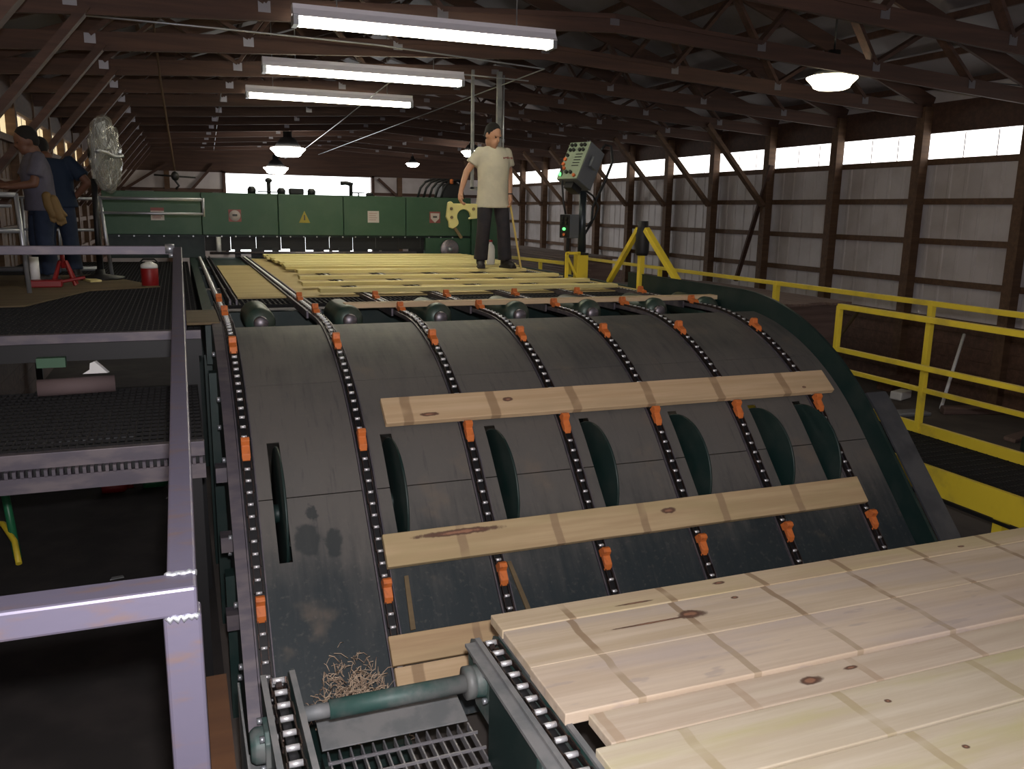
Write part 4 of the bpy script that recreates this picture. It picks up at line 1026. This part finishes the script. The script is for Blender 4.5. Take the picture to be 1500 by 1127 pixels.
    for S in ('l', 'r'):
        an = V(P['an' + S]); f = Z @ Matrix.Rotation(P['foot' + S], 3, 'Z') @ Vector((0, -1, 0))
        bt = MB(); base = Vector((an.x, an.y, loc[2])); rb = Matrix.Rotation(rz + P['foot' + S], 3, 'Z')
        bt.ell(base + f * .055 + Vector((0, 0, .048)), (.048, .135, .046), 16, 10, rb); bt.ell(base + f * .13 + Vector((0, 0, .036)), (.048, .062, .036), 14, 8, rb)
        bt.tube([base + Vector((0, 0, .05)), base + Vector((0, 0, .14))], [.052, .056], 14)
        o = len(bt.v); bt.box(-.045, .045, -.185, .07, 0, .022)
        for i in range(o, len(bt.v)): bt.v[i] = base + rb @ bt.v[i]
        bt.skin('boot', boot, t, .009, 2)
    return t, V, hp
m_tee = M('oatmeal_cotton', (.50, .47, .37), .85, 0, (.44, .41, .33), 6.)
m_darkj = M('charcoal_work_trousers', (.016, .014, .021), .85, 0, (.026, .021, .026), 8.)
m_jean = M('blue_denim', (.009, .018, .042), .85, 0, (.014, .025, .055), 8.)
m_gtee = M('heather_grey_cotton', (.10, .095, .13), .85, 0, (.085, .08, .105), 8.)
m_btee = M('navy_cotton', (.008, .020, .045), .85)
m_boot = M('dark_work_leather', (.015, .012, .012), .55)
m_glove = M('tan_work_leather', (.17, .105, .035), .75)
MAN = (3.545, 9.76, -.688)
PM = dict(head=(-.035, -.075, 1.545), nod=math.radians(24), turn=math.radians(20), neck=(-.02, -.01, 1.43), chest=(0, 0, 1.25), pelvis=(0, .01, .93), hem=.715,
          shl=(-.168, 0, 1.36), ell=(-.325, .03, 1.13), wrl=(-.415, -.03, .90), handl=(-.43, -.06, .80),
          shr=(.168, 0, 1.36), elr=(.225, .05, 1.12), wrr=(.205, -.03, .87), handr=(.20, -.05, .77),
          hipl=(-.09, .01, .88), knl=(-.125, -.03, .50), anl=(-.145, .02, .10), hipr=(.09, .01, .88), knr=(.12, -.04, .50), anr=(.155, -.02, .10), footl=-.25, footr=.30, sleeve=.62)
man, VM, hpm = person(MAN, 0, PM, (m_skin, m_hair, m_tee, m_darkj, m_boot), 'person in a cream T-shirt and dark trousers standing on the upper deck looking down')
lg = MB()
for k in range(5): lg.box(.075 + .024 * k, .090 + .024 * k, -.142, -.130, 1.285 + .006 * (k % 2), 1.302 + .004 * (k % 3))
for i in range(len(lg.v)): lg.v[i] = VM(lg.v[i])
lg.build('chest_print', m_sgr, man)
wb = MB().tube([VM((.205 + .033 * math.cos(a), -.02 + .033 * math.sin(a), .885)) for a in srange(0, 2 * PI, .5)], .007, 6, False)
wb.build('wristwatch', m_black, man)
# what he holds
tl = thing('hand_tool', (3.12, 9.70, -.19), 'yellow metal tool with a big round notch, hanging from his hand', 'tool')
po = [(-.16, .27), (-.13, .285), (-.11, .275), (-.10, .26), (.20, .26), (.20, .09), (.10, .08), (.105, .10)]
cxx, czz, rr_ = .035, .11, .085
po += [(cxx + rr_ * math.cos(a), czz + rr_ * math.sin(a)) for a in srange(math.radians(-5), math.radians(215), math.radians(15))]
po += [(-.03, .03), (-.05, .0), (-.10, -.03), (-.145, -.015), (-.15, .05), (-.18, .10)]
tlb = MB().prism([(3.12 + a, 9.68, -.19 + b) for a, b in po], (0, .05, 0)); tlb.build('tool_body', M('pale_yellow_casting', (.55, .50, .20), .5), tl, bevel=.006)
for (a, b) in ((-.125, .20), (-.12, .10), (.15, .20)): MB().cyl((3.12 + a, 9.678, -.19 + b), (3.12 + a, 9.665, -.19 + b), .018, n=10).build('bolt', m_plydk, tl)
MB().bar((3.04, 9.70, -.205), (3.13, 9.70, -.33), .03, .03, (0, 1, 0)).build('spike', m_plydk, tl)
st_ = thing('measuring_stick', (3.80, 9.62, -.69), 'thin yellow stick held in his left hand, resting on the deck', 'stick')
MB().bar((3.735, 9.70, .11), (3.86, 9.60, -.69), .022, .012, (0, 1, 0)).build('stick', M('varnished_stick', (.55, .40, .12), .5), st_)
# the two men on the left
PA = dict(tall=.88, head=(.0, -.07, 1.55), nod=math.radians(22), turn=0, neck=(0, .0, 1.43), chest=(0, .0, 1.22), pelvis=(0, .03, .92), hem=.80, fat=1.04,
          shl=(-.18, 0, 1.37), ell=(-.20, -.09, 1.10), wrl=(-.10, -.29, 1.08), handl=(-.06, -.36, 1.10), shr=(.18, 0, 1.37), elr=(.21, -.07, 1.09), wrr=(.12, -.28, 1.05), handr=(.08, -.36, 1.06),
          hipl=(-.09, .03, .88), knl=(-.11, -.02, .48), anl=(-.12, .03, .10), hipr=(.09, .03, .88), knr=(.11, .0, .48), anr=(.12, .05, .10), footl=-.15, footr=.15)
person((-1.27, 9.62, -.786), math.radians(-70), PA, (m_skindk, m_hair, m_gtee, m_jean, m_boot), 'person in a grey T-shirt and jeans seen from the side at the far left')
PB = dict(tall=.88, head=(.12, -.17, 1.49), nod=math.radians(35), turn=0, neck=(.06, -.07, 1.41), chest=(.02, -.02, 1.22), pelvis=(0, .0, .92), hem=.84,
          shl=(-.18, 0, 1.37), ell=(-.36, .08, 1.13), wrl=(-.20, -.03, .95), handl=(-.12, -.06, .90), shr=(.18, 0, 1.37), elr=(.33, .10, 1.13), wrr=(.20, -.05, .93), handr=(.13, -.08, .88),
          hipl=(-.09, 0, .88), knl=(-.12, -.02, .48), anl=(-.14, .02, .10), hipr=(.09, 0, .88), knr=(.12, -.02, .48), anr=(.14, .02, .10), footl=-.2, footr=.2)
person((-1.18, 10.15, -.786), math.radians(185), PB, (m_skindk, m_hair, m_btee, m_jean, m_boot), 'person in a navy shirt with hand on hip, behind the one in grey')
gl = thing('work_gloves', (-1.14, 9.42, .0), 'pair of tan leather work gloves hanging at the waist of the person in grey', 'gloves')
for (dx, dz) in ((0, 0), (.055, -.03)):
    g = MB(); b0 = Vector((-1.17 + dx, 9.43 - .02 * dx, .06 + dz)); g.limb([b0, b0 + Vector((.02, 0, -.09)), b0 + Vector((.05, -.01, -.17))], [.045, .055, .045])
    for q in range(4): p = b0 + Vector((.015 + .022 * q, -.01, -.17)); g.limb([p, p + Vector((.012, -.01, -.075 + .012 * abs(q - 1)))], [.016, .013], 8)
    p = b0 + Vector((.065, -.02, -.10)); g.limb([p, p + Vector((.04, -.01, -.05))], [.017, .014], 8)
    g.skin('glove', m_glove, gl, .008, 1)
# ================================================================== overhead
def tube_light(y, label, grp=None):
    t = thing('fluorescent_fixture', (2.35, y, 1.66), label, 'ceiling light')
    x0, x1 = 1.06, 3.62
    MB().prism([(x0, y - .10, 1.665), (x0, y - .055, 1.735), (x0, y - .05, 1.775), (x0, y + .05, 1.775), (x0, y + .055, 1.735), (x0, y + .10, 1.665), (x0, y + .09, 1.665), (x0, y, 1.70), (x0, y - .09, 1.665)], (x1 - x0, 0, 0)).build('reflector_housing', M('fixture_enamel', (.86, .84, .92), .4), t)
    for dy in (-.05, .05): MB().cyl((x0 + .05, y + dy, 1.63), (x1 - .06, y + dy, 1.63), .034, n=12).build('tube', m_tube, t)
    for x in (x0, x1 - .045): MB().box(x, x + .045, y - .095, y + .095, 1.59, 1.68).build('lamp_holder', m_galv, t)
    for x in (x0 + .4, x1 - .4): MB().cyl((x, y, 1.775), (x, y, roofz(2.3) - .2), .006, n=6).build('hanger_wire', m_galv, t)
    return t
tube_light(8.25, 'nearest of the three long fluorescent fixtures, at the top edge')
tube_light(11.2, 'middle of the three long fluorescent fixtures')
tube_light(13.85, 'farthest of the three long fluorescent fixtures, above the planer')
def bell(x, y, z, r, label):
    t = thing('hanging_bell_lamp', (x, y, z), label, 'ceiling light')
    MB().lathe([(0, -.30 * r), (.55 * r, -.30 * r), (.70 * r, -.24 * r), (.78 * r, -.10 * r), (1.0 * r, .12 * r), (1.0 * r, .16 * r), (.9 * r, .2 * r), (0, .2 * r)], (x, y, z), 30).build('lit_dish', m_bell if y < 15 else m_bell2, t)
    MB().lathe([(0, .2 * r), (.8 * r, .2 * r), (.62 * r, .45 * r), (.4 * r, .75 * r), (.25 * r, .8 * r), (.25 * r, 1.2 * r), (0, 1.2 * r)], (x, y, z), 24).build('ballast_housing', m_black, t)
    MB().cyl((x, y, z + 1.2 * r), (x, y, roofz(x) + .10), .012, n=6).build('hook', m_black, t)
bell(7.78, 8.98, 1.66, .31, 'big glowing bell lamp at the upper right')
bell(2.62, 22.0, 1.33, .42, 'left glowing bell lamp above the planer')
bell(2.95, 33.0 - 5, 1.12, .38, 'small tilted bell lamp above the bright doorway')
bell(7.55, 22.5, 1.50, .30, 'glowing bell lamp behind the shoulder of the standing man')
bell(7.2, 27.5, 1.40, .22, 'smallest glowing lamp, far down the building')
def conduit(pts, r, label):
    tag(MB().tube(pts, r * .75, 7).build('conduit', m_galv), label, 'conduit')
conduit([(-1.9, 9.52, 1.77), (.5, 9.7, 1.78), (2.2, 9.9, 1.79), (4.45, 10.4, 1.77)], .014, 'thin grey conduit crossing under the trusses behind the nearest fixture')
conduit([(-2.0, 8.62, 1.76), (.95, 8.6, 1.765)], .012, 'thin conduit along a truss left of the nearest fixture')
conduit([(3.6, 11.25, 1.76), (4.6, 11.3, 1.75)], .014, 'short conduit leaving the right end of the middle fixture')
conduit([(7.9, 8.66, 1.765), (10.8, 8.66, 1.765)], .014, 'conduit along a truss right of the big bell lamp')
conduit([(3.4, 29.5, 1.55), (3.2, 23, 1.50), (3.0, 17, 1.60), (2.9, 12, 1.76)], .012, 'pale sagging conduit running down the building above the planer')
conduit([(1.2, 29.5, 1.72), (.75, 14.5, 1.76)], .010, 'dull conduit running down the building left of the planer knobs')
conduit([(4.5, 29.5, 1.72), (4.45, 10.4, 1.77)], .012, 'conduit running from the centre truss down the building')
rp = MB().tube([(-.16, 12., 2.6), (-.13, 12., 2.0), (-.10, 12., 1.5), (-.05, 12., .95), (.0, 12., .43)], .014, 7)
tag(rp.build('hanging_rope', M('brown_rope', (.075, .045, .025), .9)), 'brown rope hanging from the roof at the upper left', 'rope')
hk = MB().ell((-.0, 12.0, .36), (.05, .04, .06)).tube([(.0, 12., .42), (.0, 12, .30), (.04, 12, .24), (.0, 12, .20)], .015, 7).tube([(-.25, 12.02, .37), (.25, 12.02, .35)], .012, 7)
tag(hk.build('hanging_hoist_hook', m_black), 'black hoist hook at the end of the hanging rope', 'hook')
hg = thing('hanger_frame', (4.25, 12., 1.5), 'two grey channel hangers dropping from a truss behind the standing man', 'hanger')
MB().box(4.01, 4.05, 11.98, 12.02, .30, 1.95).build('hanger_channel', m_dusty, hg); MB().box(4.40, 4.47, 11.97, 12.03, .30, 1.95).build('hanger_channel', m_dusty, hg)
MB().box(4.01, 4.47, 11.98, 12.02, .28, .33).build('cross_channel', m_dusty, hg)
MB().cyl((4.49, 11.96, .4), (4.49, 11.96, 1.9), .012, n=8).build('wire_conduit', m_galv, hg)
# ================================================================== camera and light
f_px = 1236.412
CR = (Vector((.93200245, -.36204591, .01715221)), Vector((.05745419, .19429551, .97925904)), Vector((.35786933, .91168636, -.20188495)))
cd = bpy.data.cameras.new('camera'); cam = bpy.data.objects.new('camera', cd); COL.objects.link(cam)
cd.sensor_fit = 'HORIZONTAL'; cd.sensor_width = 36.; cd.lens = 36. * f_px / 1500.; cd.clip_start = .02; cd.clip_end = 200
r, u, f = CR
cam.matrix_world = Matrix(((r.x, u.x, -f.x, 0), (r.y, u.y, -f.y, 0), (r.z, u.z, -f.z, H), (0, 0, 0, 1)))
SC.camera = cam
def light(name, kind, loc, power, col, size=.05):
    ld = bpy.data.lights.new(name, kind); o = bpy.data.objects.new(name, ld); COL.objects.link(o)
    o.location = (loc[0], loc[1], loc[2] + H); ld.energy = power; ld.color = col
    if kind == 'POINT': ld.shadow_soft_size = size
    return o
light('camera_flash', 'POINT', (.03, .02, .12), 490, (1., .96, .98), .03)
w = bpy.data.worlds.new('sky'); SC.world = w; w.use_nodes = True
w.node_tree.nodes['Background'].inputs[0].default_value = (.95, .98, 1., 1); w.node_tree.nodes['Background'].inputs[1].default_value = 4.
vs_ = SC.view_settings; vs_.view_transform = 'Standard'; vs_.look = 'None'; vs_.gamma = 1; vs_.use_curve_mapping = False; vs_.exposure = 0.
